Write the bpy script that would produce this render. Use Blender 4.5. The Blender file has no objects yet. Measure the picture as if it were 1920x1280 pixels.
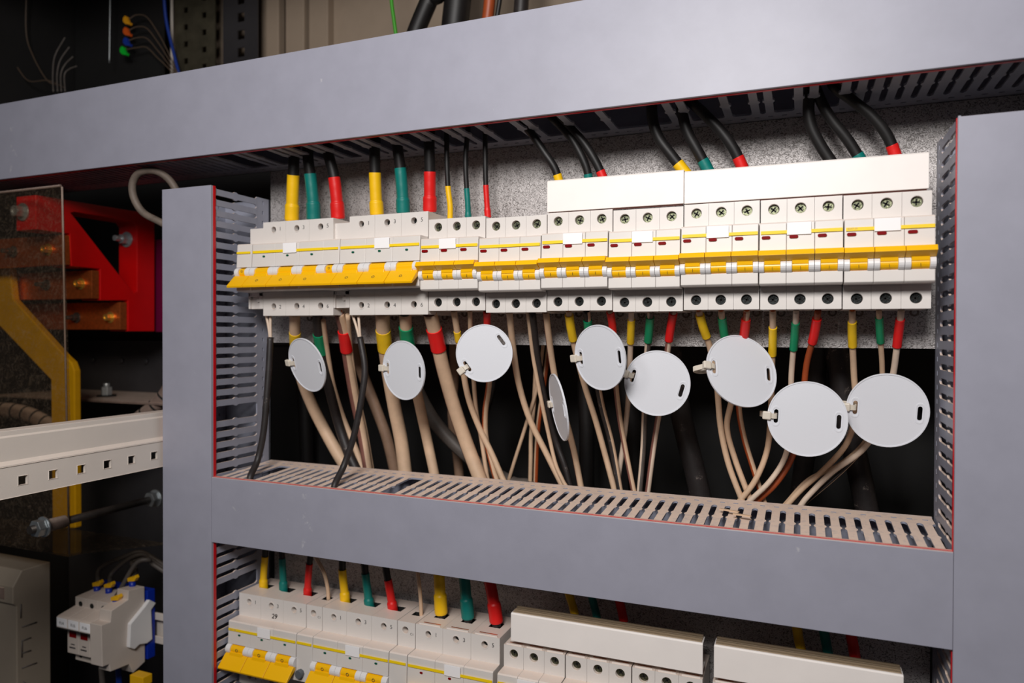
import bpy, bmesh, math, random
from mathutils import Vector as V, Matrix
random.seed(7)
S = 0.001                                     # the scene is written in millimetres
C = bpy.context.scene.collection
PI = math.pi
# ------------------------------------------------------------------ camera frame
CP = V((298.105, -544.21, -17.853)); YW, PT, RL, F0 = math.radians(22.041), math.radians(-.638), math.radians(.166), 1340.63
_c, _s = math.cos(YW), math.sin(YW)
_F = V((-_s, _c, 0)); _R = V((_c, _s, 0)); _U = V((0, 0, 1))
CF = _F*math.cos(PT)+_U*math.sin(PT); _U2 = _U*math.cos(PT)-_F*math.sin(PT)
CR = _R*math.cos(RL)+_U2*math.sin(RL); CU = _U2*math.cos(RL)-_R*math.sin(RL)
def ray(px, py): return CF+CR*((px-960)/F0)-CU*((py-640)/F0)
def at(px, py, Y): d = ray(px, py); return CP+d*((Y-CP.y)/d.y)
def atX(px, py, X): d = ray(px, py); return CP+d*((X-CP.x)/d.x)
def atZ(px, py, Z): d = ray(px, py); return CP+d*((Z-CP.z)/d.z)
def dep(p): return (p-CP).dot(CF)
# ------------------------------------------------------------------ materials
def lin(c): return tuple((x/12.92 if x <= .04045 else ((x+.055)/1.055)**2.4) for x in c)
MATS = {}
def mat(name, col, rough=.5, metal=0., noise=None, bump=None, dust=None, scuff=None, spec=.5, trans=0., coat=0.):
    """col sRGB; noise=(scale, amount); bump=(scale, strength); dust=(colour, amount) settles on faces that look up; scuff=(colour, scale, threshold)"""
    m = bpy.data.materials.new(name); m.use_nodes = True; nt = m.node_tree; N = nt.nodes; L = nt.links
    b = N['Principled BSDF']; b.inputs['Roughness'].default_value = rough; b.inputs['Metallic'].default_value = metal
    b.inputs['Specular IOR Level'].default_value = spec
    if coat: b.inputs['Coat Weight'].default_value = coat; b.inputs['Coat Roughness'].default_value = .25
    if trans: b.inputs['Transmission Weight'].default_value = trans
    cl = lin(col); b.inputs['Base Color'].default_value = (*cl, 1)
    tc = N.new('ShaderNodeTexCoord'); out = None
    def noisetex(scale, detail=4, rg=.6):
        n = N.new('ShaderNodeTexNoise'); n.inputs['Scale'].default_value = scale; n.inputs['Detail'].default_value = detail
        n.inputs['Roughness'].default_value = rg; L.new(tc.outputs['Object'], n.inputs['Vector']); return n
    def mixc(fac, a, bb):
        x = N.new('ShaderNodeMix'); x.data_type = 'RGBA'
        if hasattr(fac, 'links'): L.new(fac, x.inputs[0])
        else: x.inputs[0].default_value = fac
        for s_, v in ((6, a), (7, bb)):
            if hasattr(v, 'links'): L.new(v, x.inputs[s_])
            else: x.inputs[s_].default_value = (*v, 1)
        return x.outputs[2]
    if noise:
        n = noisetex(noise[0]); r = N.new('ShaderNodeMapRange'); L.new(n.outputs['Fac'], r.inputs[0])
        r.inputs[1].default_value = .3; r.inputs[2].default_value = .7; r.inputs[3].default_value = 0; r.inputs[4].default_value = 1
        d = tuple(max(0, x*(1-noise[1])) for x in cl); u = tuple(min(1, x*(1+noise[1]*.6)) for x in cl)
        out = mixc(r.outputs[0], d, u)
    if scuff:
        n = noisetex(scuff[1], 5, .7); r = N.new('ShaderNodeMapRange'); L.new(n.outputs['Fac'], r.inputs[0])
        r.inputs[1].default_value = scuff[2]; r.inputs[2].default_value = scuff[2]+.05; r.inputs[3].default_value = 0; r.inputs[4].default_value = .75
        n2 = noisetex(scuff[1]*9, 3, .7); r2 = N.new('ShaderNodeMapRange'); L.new(n2.outputs['Fac'], r2.inputs[0])
        r2.inputs[1].default_value = .5; r2.inputs[2].default_value = .62
        mm = N.new('ShaderNodeMath'); mm.operation = 'MULTIPLY'; L.new(r.outputs[0], mm.inputs[0]); L.new(r2.outputs[0], mm.inputs[1])
        out = mixc(mm.outputs[0], out or cl, lin(scuff[0]))
    if dust:
        g = N.new('ShaderNodeNewGeometry'); sx = N.new('ShaderNodeSeparateXYZ'); L.new(g.outputs['Normal'], sx.inputs[0])
        r = N.new('ShaderNodeMapRange'); L.new(sx.outputs[2], r.inputs[0]); r.inputs[1].default_value = .35; r.inputs[2].default_value = .9
        r.inputs[3].default_value = 0; r.inputs[4].default_value = dust[1]
        n = noisetex(160, 5, .7); r2 = N.new('ShaderNodeMapRange'); L.new(n.outputs['Fac'], r2.inputs[0]); r2.inputs[1].default_value = .25; r2.inputs[2].default_value = .5
        r2.inputs[3].default_value = .55; r2.inputs[4].default_value = 1
        mm = N.new('ShaderNodeMath'); mm.operation = 'MULTIPLY'; L.new(r.outputs[0], mm.inputs[0]); L.new(r2.outputs[0], mm.inputs[1])
        out = mixc(mm.outputs[0], out or cl, lin(dust[0]))
    if out: L.new(out, b.inputs['Base Color'])
    if bump:
        n = noisetex(bump[0], 5, .6); bp = N.new('ShaderNodeBump'); bp.inputs['Strength'].default_value = bump[1]; bp.inputs['Distance'].default_value = .0004
        L.new(n.outputs['Fac'], bp.inputs['Height']); L.new(bp.outputs[0], b.inputs['Normal'])
    MATS[name] = m; return m
DUST = (.97, .87, .80)
mat('duct_grey', (.62, .618, .672), .42, noise=(40, .05), bump=(2500, .12), dust=(DUST, .55), scuff=((.84, .83, .83), 13, .635))
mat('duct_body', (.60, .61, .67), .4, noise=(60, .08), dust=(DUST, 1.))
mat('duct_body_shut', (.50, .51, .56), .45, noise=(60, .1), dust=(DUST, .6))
mat('red_film', (.80, .05, .10), .35, dust=((.95, .74, .68), .95))
mat('white_plastic', (.885, .86, .84), .38, noise=(25, .03), dust=(DUST, .6))
mat('cool_white', (.91, .90, .90), .3)
mat('sticker', (.99, .98, .985), .5)
mat('cover_white', (.985, .955, .935), .45, noise=(30, .03))
mat('cover_rib', (.60, .52, .42), .5)
mat('yellow_plastic', (1.0, .755, .02), .35)
mat('yellow_stripe', (1.0, .85, .05), .5)
mat('red_window', (.50, .0, .03), .5, spec=.1)
mat('green_window', (.02, .34, .26), .3)
mat('ink', (.22, .21, .22), .6)
mat('marker_ink', (.12, .05, .06), .6)
mat('void', (.05, .05, .045), .8)
mat('screw_metal', (.42, .43, .35), .36, 1., noise=(700, .7), bump=(900, .5))
mat('screw_dark', (.10, .12, .12), .35, .6, noise=(900, .5), bump=(900, .5))
mat('grey_button', (.36, .38, .40), .5)
mat('sleeve_yellow', (.98, .77, .05), .42, bump=(300, .25))
mat('sleeve_green', (.0, .46, .43), .45, bump=(300, .25))
mat('sleeve_red', (.88, .11, .10), .42, bump=(300, .25))
mat('tape_green', (.0, .54, .36), .35, bump=(350, .5))
mat('tape_red', (.93, .09, .10), .35, bump=(350, .5))
mat('tape_yellow', (.96, .78, .10), .38, bump=(350, .5))
mat('black_jacket', (.09, .08, .08), .5, noise=(80, .3))
mat('black_dusty', (.17, .15, .15), .5, noise=(60, .4), scuff=((.55, .5, .47), 60, .60))
mat('pale_beige', (.86, .73, .61), .55, noise=(70, .12))  # this and the cream: paler side of two-tone cables, set by facing direction
mat('pale_cream', (.88, .79, .71), .55, noise=(70, .1))
mat('dust_tan', (.66, .53, .44), .55, noise=(70, .15))
mat('brown_jacket', (.52, .34, .30), .45, noise=(80, .15))
mat('orange_jacket', (.66, .30, .14), .45, noise=(80, .15))
mat('grey_dark_jacket', (.36, .33, .31), .55, noise=(60, .3))
mat('copper', (.90, .47, .24), .38, .8, noise=(300, .25))
mat('brass', (.97, .80, .42), .32, .85)
mat('tag_white', (.88, .885, .91), .38, bump=(900, .1))
mat('tie_nylon', (.88, .84, .78), .4)
mat('comb_rust', (.45, .2, .14), .6)
mat('zinc', (.78, .80, .81), .38, .75, bump=(400, .25))
mat('dull_steel', (.42, .39, .37), .5, .7, noise=(80, .3))
mat('red_bracket_paint', (.80, .02, .03), .38, spec=.5, noise=(40, .08))
mat('cream_paint', (.87, .83, .79), .5, bump=(1800, .25), noise=(20, .04), dust=(DUST, .4))
mat('shaded_white', (.80, .75, .71), .5, dust=(DUST, .3), noise=(30, .06))  # off-white darkened in colour for the shade on the fuse switch
mat('plum', (.42, .04, .22), .4)
mat('enclosure_shaded', (.58, .53, .47), .5, noise=(20, .06))  # cream of the enclosure, darkened for the shade in the bay
mat('cabinet_paint', (.62, .55, .48), .6, bump=(1200, .2), noise=(12, .1))
mat('bay_metal', (.32, .31, .32), .38, .5, noise=(9, .25))
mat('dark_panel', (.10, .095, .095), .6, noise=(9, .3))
mat('yellow_bar', (.90, .68, .04), .4, noise=(60, .1))
mat('hose_brown', (.52, .44, .40), .55, noise=(80, .2), dust=(DUST, .5))
mat('hose_grey', (.44, .39, .35), .6, noise=(80, .3))
mat('blue_jacket', (.05, .20, .55), .45)
mat('blue_ferrule', (.04, .17, .62), .4)
mat('yellow_ferrule', (.95, .72, .06), .4)
mat('terminal_yellow', (.90, .62, .10), .4); mat('terminal_orange', (.85, .35, .10), .4); mat('terminal_green', (.05, .75, .20), .4)
mat('terminal_blue', (.10, .22, .60), .4)
mat('grey_wire', (.34, .28, .23), .5)
mat('green_wire', (.22, .62, .08), .45); mat('perforated_steel', (.40, .375, .31), .5, .6, noise=(50, .3))
# galvanised spangle / embossed zinc plate
def galv():
    m = bpy.data.materials.new('embossed_zinc'); m.use_nodes = True; nt = m.node_tree; N = nt.nodes; L = nt.links; b = N['Principled BSDF']
    tc = N.new('ShaderNodeTexCoord'); mp = N.new('ShaderNodeMapping'); mp.inputs['Scale'].default_value = (1, 1, 1.25); L.new(tc.outputs['Object'], mp.inputs[0])
    n = N.new('ShaderNodeTexNoise'); n.inputs['Scale'].default_value = 400; n.inputs['Detail'].default_value = 2; n.inputs['Roughness'].default_value = .5; n.inputs['Distortion'].default_value = 2.2
    L.new(mp.outputs[0], n.inputs['Vector'])
    r = N.new('ShaderNodeValToRGB'); e = r.color_ramp.elements; e[0].position = .38; e[0].color = (*lin((.46, .44, .43)), 1); e[1].position = .49; e[1].color = (*lin((.74, .72, .715)), 1)
    L.new(n.outputs['Fac'], r.inputs[0]); L.new(r.outputs[0], b.inputs['Base Color'])
    b.inputs['Metallic'].default_value = .45; b.inputs['Roughness'].default_value = .5
    bp = N.new('ShaderNodeBump'); bp.inputs['Strength'].default_value = .8; bp.inputs['Distance'].default_value = .0005; L.new(n.outputs['Fac'], bp.inputs['Height']); L.new(bp.outputs[0], b.inputs['Normal'])
    MATS['embossed_zinc'] = m
galv()
def acrylic():
    m = bpy.data.materials.new('dusty_acrylic'); m.use_nodes = True; nt = m.node_tree; N = nt.nodes; L = nt.links
    for n in list(N): N.remove(n)
    o = N.new('ShaderNodeOutputMaterial'); tr = N.new('ShaderNodeBsdfTransparent'); tr.inputs[0].default_value = (.86, .82, .76, 1)
    gl = N.new('ShaderNodeBsdfGlossy'); gl.inputs['Roughness'].default_value = .08; gl.inputs[0].default_value = (.8, .8, .8, 1)
    df = N.new('ShaderNodeBsdfDiffuse'); df.inputs[0].default_value = (*lin((.62, .54, .46)), 1)
    lw = N.new('ShaderNodeLayerWeight'); lw.inputs[0].default_value = .35; fr = N.new('ShaderNodeMath'); fr.operation = 'MULTIPLY'; fr.inputs[1].default_value = .12; L.new(lw.outputs['Facing'], fr.inputs[0])
    m1 = N.new('ShaderNodeMixShader'); L.new(fr.outputs[0], m1.inputs[0]); L.new(tr.outputs[0], m1.inputs[1]); L.new(gl.outputs[0], m1.inputs[2])
    tc = N.new('ShaderNodeTexCoord'); n = N.new('ShaderNodeTexNoise'); n.inputs['Scale'].default_value = 110; n.inputs['Detail'].default_value = 8; n.inputs['Roughness'].default_value = .75; n.inputs['Distortion'].default_value = 2
    L.new(tc.outputs['Object'], n.inputs['Vector'])
    r = N.new('ShaderNodeMapRange'); L.new(n.outputs['Fac'], r.inputs[0]); r.inputs[1].default_value = .5; r.inputs[2].default_value = .72; r.inputs[3].default_value = .02; r.inputs[4].default_value = .22
    m2 = N.new('ShaderNodeMixShader'); L.new(r.outputs[0], m2.inputs[0]); L.new(m1.outputs[0], m2.inputs[1]); L.new(df.outputs[0], m2.inputs[2]); L.new(m2.outputs[0], o.inputs[0])
    MATS['dusty_acrylic'] = m
acrylic()
# ------------------------------------------------------------------ mesh builder
WL = {}                                       # world position of each linked thing (mm)
def wl(o): return WL.get(o.name, V((0, 0, 0))) if o else V((0, 0, 0))
class MB:
    def __init__(s): s.v = []; s.f = []; s.m = []; s.sm = []
    def face(s, pts, m=0, smooth=False):
        i = len(s.v); s.v += [V(p) for p in pts]; s.f.append(tuple(range(i, i+len(pts)))); s.m.append(m); s.sm.append(smooth)
    def add(s, vs, fs, m=0, smooth=False):
        i = len(s.v); s.v += [V(p) for p in vs]
        for f in fs: s.f.append(tuple(i+k for k in f)); s.m.append(m); s.sm.append(smooth)
    def box(s, x0, x1, y0, y1, z0, z1, m=0):
        vs = [(x, y, z) for x in (x0, x1) for y in (y0, y1) for z in (z0, z1)]
        s.add(vs, [(0, 1, 3, 2), (4, 6, 7, 5), (0, 4, 5, 1), (2, 3, 7, 6), (0, 2, 6, 4), (1, 5, 7, 3)], m)
    def prism(s, prof, O, A, B, E, m=0, skip=()):
        """profile points (a,b) in frame O + a*A + b*B, extruded along vector E; side edges in skip are left open"""
        O, A, B, E = V(O), V(A), V(B), V(E); n = len(prof)
        p0 = [O+A*a+B*b for a, b in prof]; p1 = [p+E for p in p0]
        s.add(p0+p1, [tuple(range(n))[::-1], tuple(range(n, 2*n))]+[(i, (i+1) % n, n+(i+1) % n, n+i) for i in range(n) if i not in skip], m)
    def px(s, prof, x0, x1, m=0, skip=()): s.prism(prof, (x0, 0, 0), (0, 1, 0), (0, 0, 1), (x1-x0, 0, 0), m, skip)
    def cyl(s, a, b, r, n=16, m=0, r2=None, caps=True, smooth=True):
        a, b = V(a), V(b); r2 = r if r2 is None else r2; d = (b-a).normalized()
        u = d.cross(V((0, 0, 1))) if abs(d.z) < .9 else d.cross(V((1, 0, 0))); u.normalize(); w = d.cross(u)
        c = [u*math.cos(2*PI*k/n)+w*math.sin(2*PI*k/n) for k in range(n)]
        i = len(s.v); s.v += [a+q*r for q in c]+[b+q*r2 for q in c]
        for k in range(n): s.f.append((i+k, i+(k+1) % n, i+n+(k+1) % n, i+n+k)); s.m.append(m); s.sm.append(smooth)
        if caps:
            s.f.append(tuple(range(i+n-1, i-1, -1))); s.f.append(tuple(range(i+n, i+2*n))); s.m += [m, m]; s.sm += [False, False]
    def ring(s, c, n_, r0, r1, h, m=0, seg=20):
        """flat washer: centre c, axis n_, inner r0, outer r1, height h"""
        c, d = V(c), V(n_).normalized(); u = d.cross(V((0, 0, 1))) if abs(d.z) < .9 else d.cross(V((1, 0, 0))); u.normalize(); w = d.cross(u)
        i = len(s.v)
        for k in range(seg):
            q = u*math.cos(2*PI*k/seg)+w*math.sin(2*PI*k/seg); s.v += [c+q*r0, c+q*r1, c+q*r0+d*h, c+q*r1+d*h]
        for k in range(seg):
            a = i+4*k; b = i+4*((k+1) % seg)
            for f in ((a, a+1, b+1, b), (a+1, a+3, b+3, b+1), (a+3, a+2, b+2, b+3), (a+2, a, b, b+2)): s.f.append(f); s.m.append(m); s.sm.append(False)
    def tube(s, pts, rs, seg=12, m=0, sector=None, caps=True, flat=None):
        """tube through dense points; sector=(world direction, threshold, material) gives the side that faces there its own material;
        flat=(vector, k) squashes the section along a direction"""
        n = len(pts); rs = rs if isinstance(rs, list) else [rs]*n; i = len(s.v)
        T = [(pts[min(k+1, n-1)]-pts[max(k-1, 0)]).normalized() for k in range(n)]
        u = T[0].cross(V((0, 1, 0.01))); u.normalize()
        for k in range(n):
            u = u-T[k]*u.dot(T[k]); u.normalize(); w = T[k].cross(u)
            for j in range(seg):
                q = u*math.cos(2*PI*j/seg)+w*math.sin(2*PI*j/seg); s.v.append(pts[k]+q*rs[k])
        for k in range(n-1):
            for j in range(seg):
                a, b = i+k*seg+j, i+k*seg+(j+1) % seg; f = (a, b, b+seg, a+seg); mm = m
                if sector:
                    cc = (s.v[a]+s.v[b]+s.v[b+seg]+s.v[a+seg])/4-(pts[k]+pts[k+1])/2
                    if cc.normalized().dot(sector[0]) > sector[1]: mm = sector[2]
                s.f.append(f); s.m.append(mm); s.sm.append(True)
        if caps:
            s.f.append(tuple(range(i+seg-1, i-1, -1))); s.f.append(tuple(range(i+(n-1)*seg, i+n*seg))); s.m += [m, m]; s.sm += [False]*2
    def holed(s, O, A, B, W, H, c, hole, depth, Nn, m=0, mi=0, mb=0, bottom=True):
        """rectangle W x H in frame (O,A,B) with a hole polygon (relative to c, counter-clockwise), walls going along -Nn by depth"""
        O, A, B, Nn = V(O), V(A), V(B), V(Nn); cx, cz = c
        def P(a, b, d=0): return O+A*a+B*b-Nn*d
        def side(dx, dz):
            best = None
            for k, (num, den) in enumerate((((W-cx), dx), (-cx, dx), ((H-cz), dz), (-cz, dz))):
                if abs(den) > 1e-9:
                    t = num/den
                    if t > 0 and (best is None or t < best[0]): best = (t, k)
            return best
        n = len(hole); corners = {(0, 2): (W, H), (2, 0): (W, H), (1, 2): (0, H), (2, 1): (0, H), (1, 3): (0, 0), (3, 1): (0, 0), (0, 3): (W, 0), (3, 0): (W, 0)}
        for i in range(n):
            a, b = hole[i], hole[(i+1) % n]; ta, ka = side(*a); tb, kb = side(*b)
            pa, pb = P(cx+a[0], cz+a[1]), P(cx+b[0], cz+b[1])
            qa, qb = P(cx+a[0]*ta, cz+a[1]*ta), P(cx+b[0]*tb, cz+b[1]*tb)
            if ka != kb: s.face([pa, qa, P(*corners[(ka, kb)]), qb, pb], m)
            else: s.face([pa, qa, qb, pb], m)
            s.face([pa, pb, P(cx+b[0], cz+b[1], depth), P(cx+a[0], cz+a[1], depth)], mi)
        if bottom: s.face([P(cx+h[0], cz+h[1], depth) for h in hole], mb)
    def poly(s, outer, holes, O, A, B, E, m=0):
        """polygon with holes (2-D points) in frame, thickness along E"""
        O, A, B, E = V(O), V(A), V(B), V(E); bm = bmesh.new()
        for loop in [outer]+list(holes):
            vs = [bm.verts.new((a, b, 0)) for a, b in loop]
            for k in range(len(vs)): bm.edges.new((vs[k], vs[(k+1) % len(vs)]))
        bmesh.ops.triangle_fill(bm, edges=bm.edges[:], use_beauty=True, use_dissolve=False)
        bm.verts.index_update(); vs = [tuple(v.co) for v in bm.verts]; fs = [tuple(v.index for v in f.verts) for f in bm.faces]; bm.free()
        n = len(vs); W = [O+A*v[0]+B*v[1] for v in vs]
        s.add(W+[p+E for p in W], [f[::-1] for f in fs]+[tuple(k+n for k in f) for f in fs], m)
        k0 = 0; base = len(s.v)-2*n
        for loop in [outer]+list(holes):
            L_ = len(loop)
            for k in range(L_):
                a, b = base+k0+k, base+k0+(k+1) % L_; s.f.append((a, b, b+n, a+n)); s.m.append(m); s.sm.append(False)
            k0 += L_
    def build(s, name, mats, parent=None, bevel=0, clean=True):
        mats = mats if isinstance(mats, (list, tuple)) else [mats]
        if parent is None:
            lo = V((min(v.x for v in s.v), min(v.y for v in s.v), min(v.z for v in s.v))); hi = V((max(v.x for v in s.v), max(v.y for v in s.v), max(v.z for v in s.v)))
            org = V(((lo.x+hi.x)/2, (lo.y+hi.y)/2, lo.z))
        else: org = wl(parent)
        me = bpy.data.meshes.new(name); me.from_pydata([(v-org)*S for v in s.v], [], s.f)
        for k in mats: me.materials.append(MATS[k])
        me.polygons.foreach_set('material_index', s.m); me.polygons.foreach_set('use_smooth', s.sm)
        if clean:
            bm = bmesh.new(); bm.from_mesh(me); bmesh.ops.remove_doubles(bm, verts=bm.verts, dist=1e-6); bmesh.ops.recalc_face_normals(bm, faces=bm.faces); bm.to_mesh(me); bm.free()
        me.update(); o = bpy.data.objects.new(name, me); C.objects.link(o); o.parent = parent
        if parent is None: o.location = org*S; WL[o.name] = org
        else: WL[o.name] = wl(parent)
        if bevel:
            b = o.modifiers.new('bevel', 'BEVEL'); b.width = bevel*S; b.segments = 2; b.limit_method = 'ANGLE'; b.angle_limit = math.radians(50)
        return o
def thing(name, label, cat, loc=(0, 0, 0), group=None):
    o = bpy.data.objects.new(name, None); o.empty_display_size = .01; C.objects.link(o); o.location = V(loc)*S; WL[o.name] = V(loc)
    o['label'] = label; o['category'] = cat
    if group: o['group'] = group
    return o
def tag(o, label, cat, group=None):
    o['label'] = label; o['category'] = cat
    if group: o['group'] = group
    return o
def struct(o): o['kind'] = 'structure'; return o
def copy_thing(root, loc, label, group=None):
    r = root.copy(); C.objects.link(r); r.location = V(loc)*S; r['label'] = label; WL[r.name] = V(loc)
    if group: r['group'] = group
    for ch in list(root.children):
        c = ch.copy(); C.objects.link(c); c.parent = r
        for g in ch.children:
            d = g.copy(); C.objects.link(d); d.parent = c
    return r
def text(name, txt, pos, size, parent, m='ink', right=(1, 0, 0), up=(0, 0, 1), label=None, shear=0., bold=0.):
    cu = bpy.data.curves.new(name, 'FONT'); cu.body = txt; cu.size = size*S; cu.align_x = 'CENTER'; cu.align_y = 'CENTER'; cu.extrude = .03*S; cu.resolution_u = 3; cu.shear = shear; cu.offset = bold*S
    t = bpy.data.objects.new(name+'_tmp', cu); C.objects.link(t); dg = bpy.context.evaluated_depsgraph_get(); dg.update()
    me = bpy.data.meshes.new_from_object(t.evaluated_get(dg)); bpy.data.objects.remove(t); me.materials.clear(); me.materials.append(MATS[m])
    R_, U_ = V(right).normalized(), V(up).normalized(); Nn = R_.cross(U_)
    M4 = Matrix(((R_.x, U_.x, Nn.x), (R_.y, U_.y, Nn.y), (R_.z, U_.z, Nn.z))).to_4x4(); me.transform(M4)
    off = (V(pos)-wl(parent))*S; me.transform(Matrix.Translation(off)); me.name = name
    o = bpy.data.objects.new(name, me); C.objects.link(o); o.parent = parent
    if label: o['label'] = label
    return o
def spline(pts, n=10):
    P = [V(p) for p in pts]; P = [P[0]*2-P[1]]+P+[P[-1]*2-P[-2]]; out = []
    for i in range(1, len(P)-2):
        a, b, c, d = P[i-1:i+3]
        for k in range(n):
            t = k/n; out.append(.5*((2*b)+(c-a)*t+(2*a-5*b+4*c-d)*t*t+(3*b-a-3*c+d)*t**3))
    out.append(P[-2]); return out
circ = lambda r, n=20, ry=None: [(r*math.cos(2*PI*k/n), (ry or r)*math.sin(2*PI*k/n)) for k in range(n)]
def rectp(w, h): return [(w, h), (0, h), (-w, h), (-w, 0), (-w, -h), (0, -h), (w, -h), (w, 0)]
def stadium(cx, cy, hl, r, vert=True, n=6):
    p = [(r*math.cos(PI*k/n), hl+r*math.sin(PI*k/n)) for k in range(n+1)]+[(-r*math.cos(PI*k/n), -hl-r*math.sin(PI*k/n)) for k in range(n+1)]
    if not vert: p = [(b, -a) for a, b in p]
    return [(a+cx, b+cy) for a, b in p]
# ------------------------------------------------------------------ wiring ducts
YD, YB = -29.7, 50.
def slatwall(mb, O, U_, Vv, Nn, n, t=1.5, pitch=10., missing=(), end=57., total=76., m=0):
    """slats stand side by side along U_, run back along Vv from O; Nn is the outward normal"""
    O, U_, Vv, Nn = V(O), V(U_), V(Vv), V(Nn)
    sl = [(0, 3.9), (1.5, 4.1), (3.5, 2.85), (24, 2.9), (26.5, 4.1), (28.5, 4.1), (31, 2.9), (end-3, 2.85), (end-1, 3.7), (end+.2, 5.0)]
    for k in range(n):
        if k in missing:
            continue
        c = (k+.5)*pitch
        p = [(c-h, v) for v, h in sl]+[(c+h, v) for v, h in reversed(sl)]
        mb.prism(p, O, U_, Vv, -Nn*t, m)
    L_ = n*pitch
    def strip(v0, v1, u0, u1): mb.prism([(u0, v0), (u1, v0), (u1, v1), (u0, v1)], O, U_, Vv, -Nn*t, m)
    strip(end, end+7.5, 0, L_); strip(end+9.5, total, 0, L_)
    for k in range(n+1):
        u = k*pitch; strip(end+7.5, end+9.5, max(0, u-3.2), min(L_, u+3.2))
def duct(label, horiz, a0, a1, b0, b1, missA=(), missB=(), tilt=0., dusty='duct_body'):
    """horizontal: runs in x from a0 to a1, z from b0 to b1. vertical: runs in z from a0 to a1, x from b0 to b1"""
    loc = (a0, YB, b0) if horiz else (b0, YB, a0)
    t = thing('wiring_duct', label, 'cable duct', loc); cov = MB(); red = MB(); bod = MB(); bk = MB()
    n = int(round((a1-a0)/10.))
    y0 = YD+5.2
    if horiz:
        cov.px([(YD, b0), (YD+3., b0), (YD+3., b0+1.4), (YD+1.6, b0+1.4), (YD+1.6, b1-1.4), (YD+3., b1-1.4), (YD+3., b1), (YD, b1)], a0, a1)
        for z0, z1 in ((b0-.35, b0+1.6), (b1-1.6, b1+.35)): red.box(a0, a1, YD+3., y0+.6, z0, z1)
        slatwall(bod, (a0, y0, b1-.9), (1, 0, 0), (0, 1, tilt), (0, 0, 1), n, missing=missB)
        slatwall(bod, (a0, y0, b0+.9), (1, 0, 0), (0, 1, 0), (0, 0, -1), n, missing=missA)
        bk.box(a0, a1, YB-.2, YB+1.2, b0+.9, b1-.9+tilt*76)
    else:
        cov.prism([(YD, b0), (YD+3., b0), (YD+3., b0+1.4), (YD+1.6, b0+1.4), (YD+1.6, b1-1.4), (YD+3., b1-1.4), (YD+3., b1), (YD, b1)], (0, 0, a0), (0, 1, 0), (1, 0, 0), (0, 0, a1-a0))
        for x0, x1 in ((b0-.35, b0+1.6), (b1-1.6, b1+.35)): red.box(x0, x1, YD+3., y0+.6, a0, a1)
        slatwall(bod, (b1-.9, y0, a0), (0, 0, 1), (0, 1, 0), (1, 0, 0), n, missing=missB)
        slatwall(bod, (b0+.9, y0, a0), (0, 0, 1), (0, 1, 0), (-1, 0, 0), n, missing=missA)
        bk.box(b0+.9, b1-.9, YB-.2, YB+1.2, a0, a1)
    cov.build('cover', 'duct_grey', t, .3); red.build('protective_film', 'red_film', t); bod.build('slotted_walls', dusty, t, clean=False); bk.build('back_plate', 'duct_body', t)
    return t
# top duct: slats snapped off where cables leave
mtop = {k for k in range(130) if 61 <= k <= 92 and (k % 3 == 1 or random.random() < .15)} | {38, 39, 42, 43, 47, 50, 52, 55, 58}
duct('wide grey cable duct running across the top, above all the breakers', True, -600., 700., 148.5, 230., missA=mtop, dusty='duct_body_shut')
zl = lambda py: atX(404, py, -214.5).z
LM = {int((zl(784)+620)//10), int((zl(1110)+620)//10)}
duct('tall grey vertical cable duct with slotted side left of the breaker rows', False, -620., 120., -275.3, -214.2, missB=LM)
duct('grey vertical cable duct at the right edge of the panel', False, -620., 117., 387., 448.)
duct('grey horizontal cable duct with dusty slotted top between the two breaker rows', True, -213.8, 386.8, -214.4, -153.4, missB={3, 18}, tilt=.055)
# ------------------------------------------------------------------ plates
mb = MB(); mb.box(-214, 520, 51.4, 53.4, -28, 175); mb.box(-214, 387.5, 53.4, 68, -28, -26.5)
for x, z in ((-170, 112), (-20, 126), (330, 136), (355, 40)): mb.cyl((x, 51.5, z), (x, 50.2, z), 2.6, 14)
o = mb.build('mounting_plate', 'embossed_zinc'); tag(o, 'embossed zinc mounting plate behind the upper breaker row', 'metal plate')
mb = MB(); mb.box(-214, 387.5, 57, 59, -620, -176)
o = mb.build('mounting_plate', 'embossed_zinc'); tag(o, 'embossed zinc mounting plate behind the lower breaker row', 'metal plate')
# ------------------------------------------------------------------ breakers
def terminal_front(mb, x0, x1, z0, z1, hx, hz, r, m=0, y=0.):
    mb.holed((x0, y, z0), (1, 0, 0), (0, 0, 1), x1-x0, z1-z0, (hx, hz-z0), circ(r, 20), 7., (0, -1, 0), m, m, 1)
def terminal_top(mb, x0, x1, z, w, hy=24., y1=45., m=0):
    mb.holed((x0, 0, z), (1, 0, 0), (0, 1, 0), x1-x0, y1, ((x1-x0)/2, hy), rectp(w, w*.95), 8., (0, 0, 1), m, 1, 1)
def screw(root, x, z, r, dark, y=2.2, ang=0.):
    s_ = MB(); s_.cyl((x, y+3, z), (x, y, z), r*.92, 20, 0)
    for a in (0, PI/2):
        a += ang; u = V((math.cos(a), 0, math.sin(a))); w = V((-math.sin(a), 0, math.cos(a)))
        p = [V((x, y-.06, z))+u*i*r*.62+w*j*r*.13 for i, j in ((-1, -1), (1, -1), (1, 1), (-1, 1))]; s_.face(p, 1)
    s_.build('terminal_screw', ['screw_dark' if dark else 'screw_metal', 'void'], root, clean=False)
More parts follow.
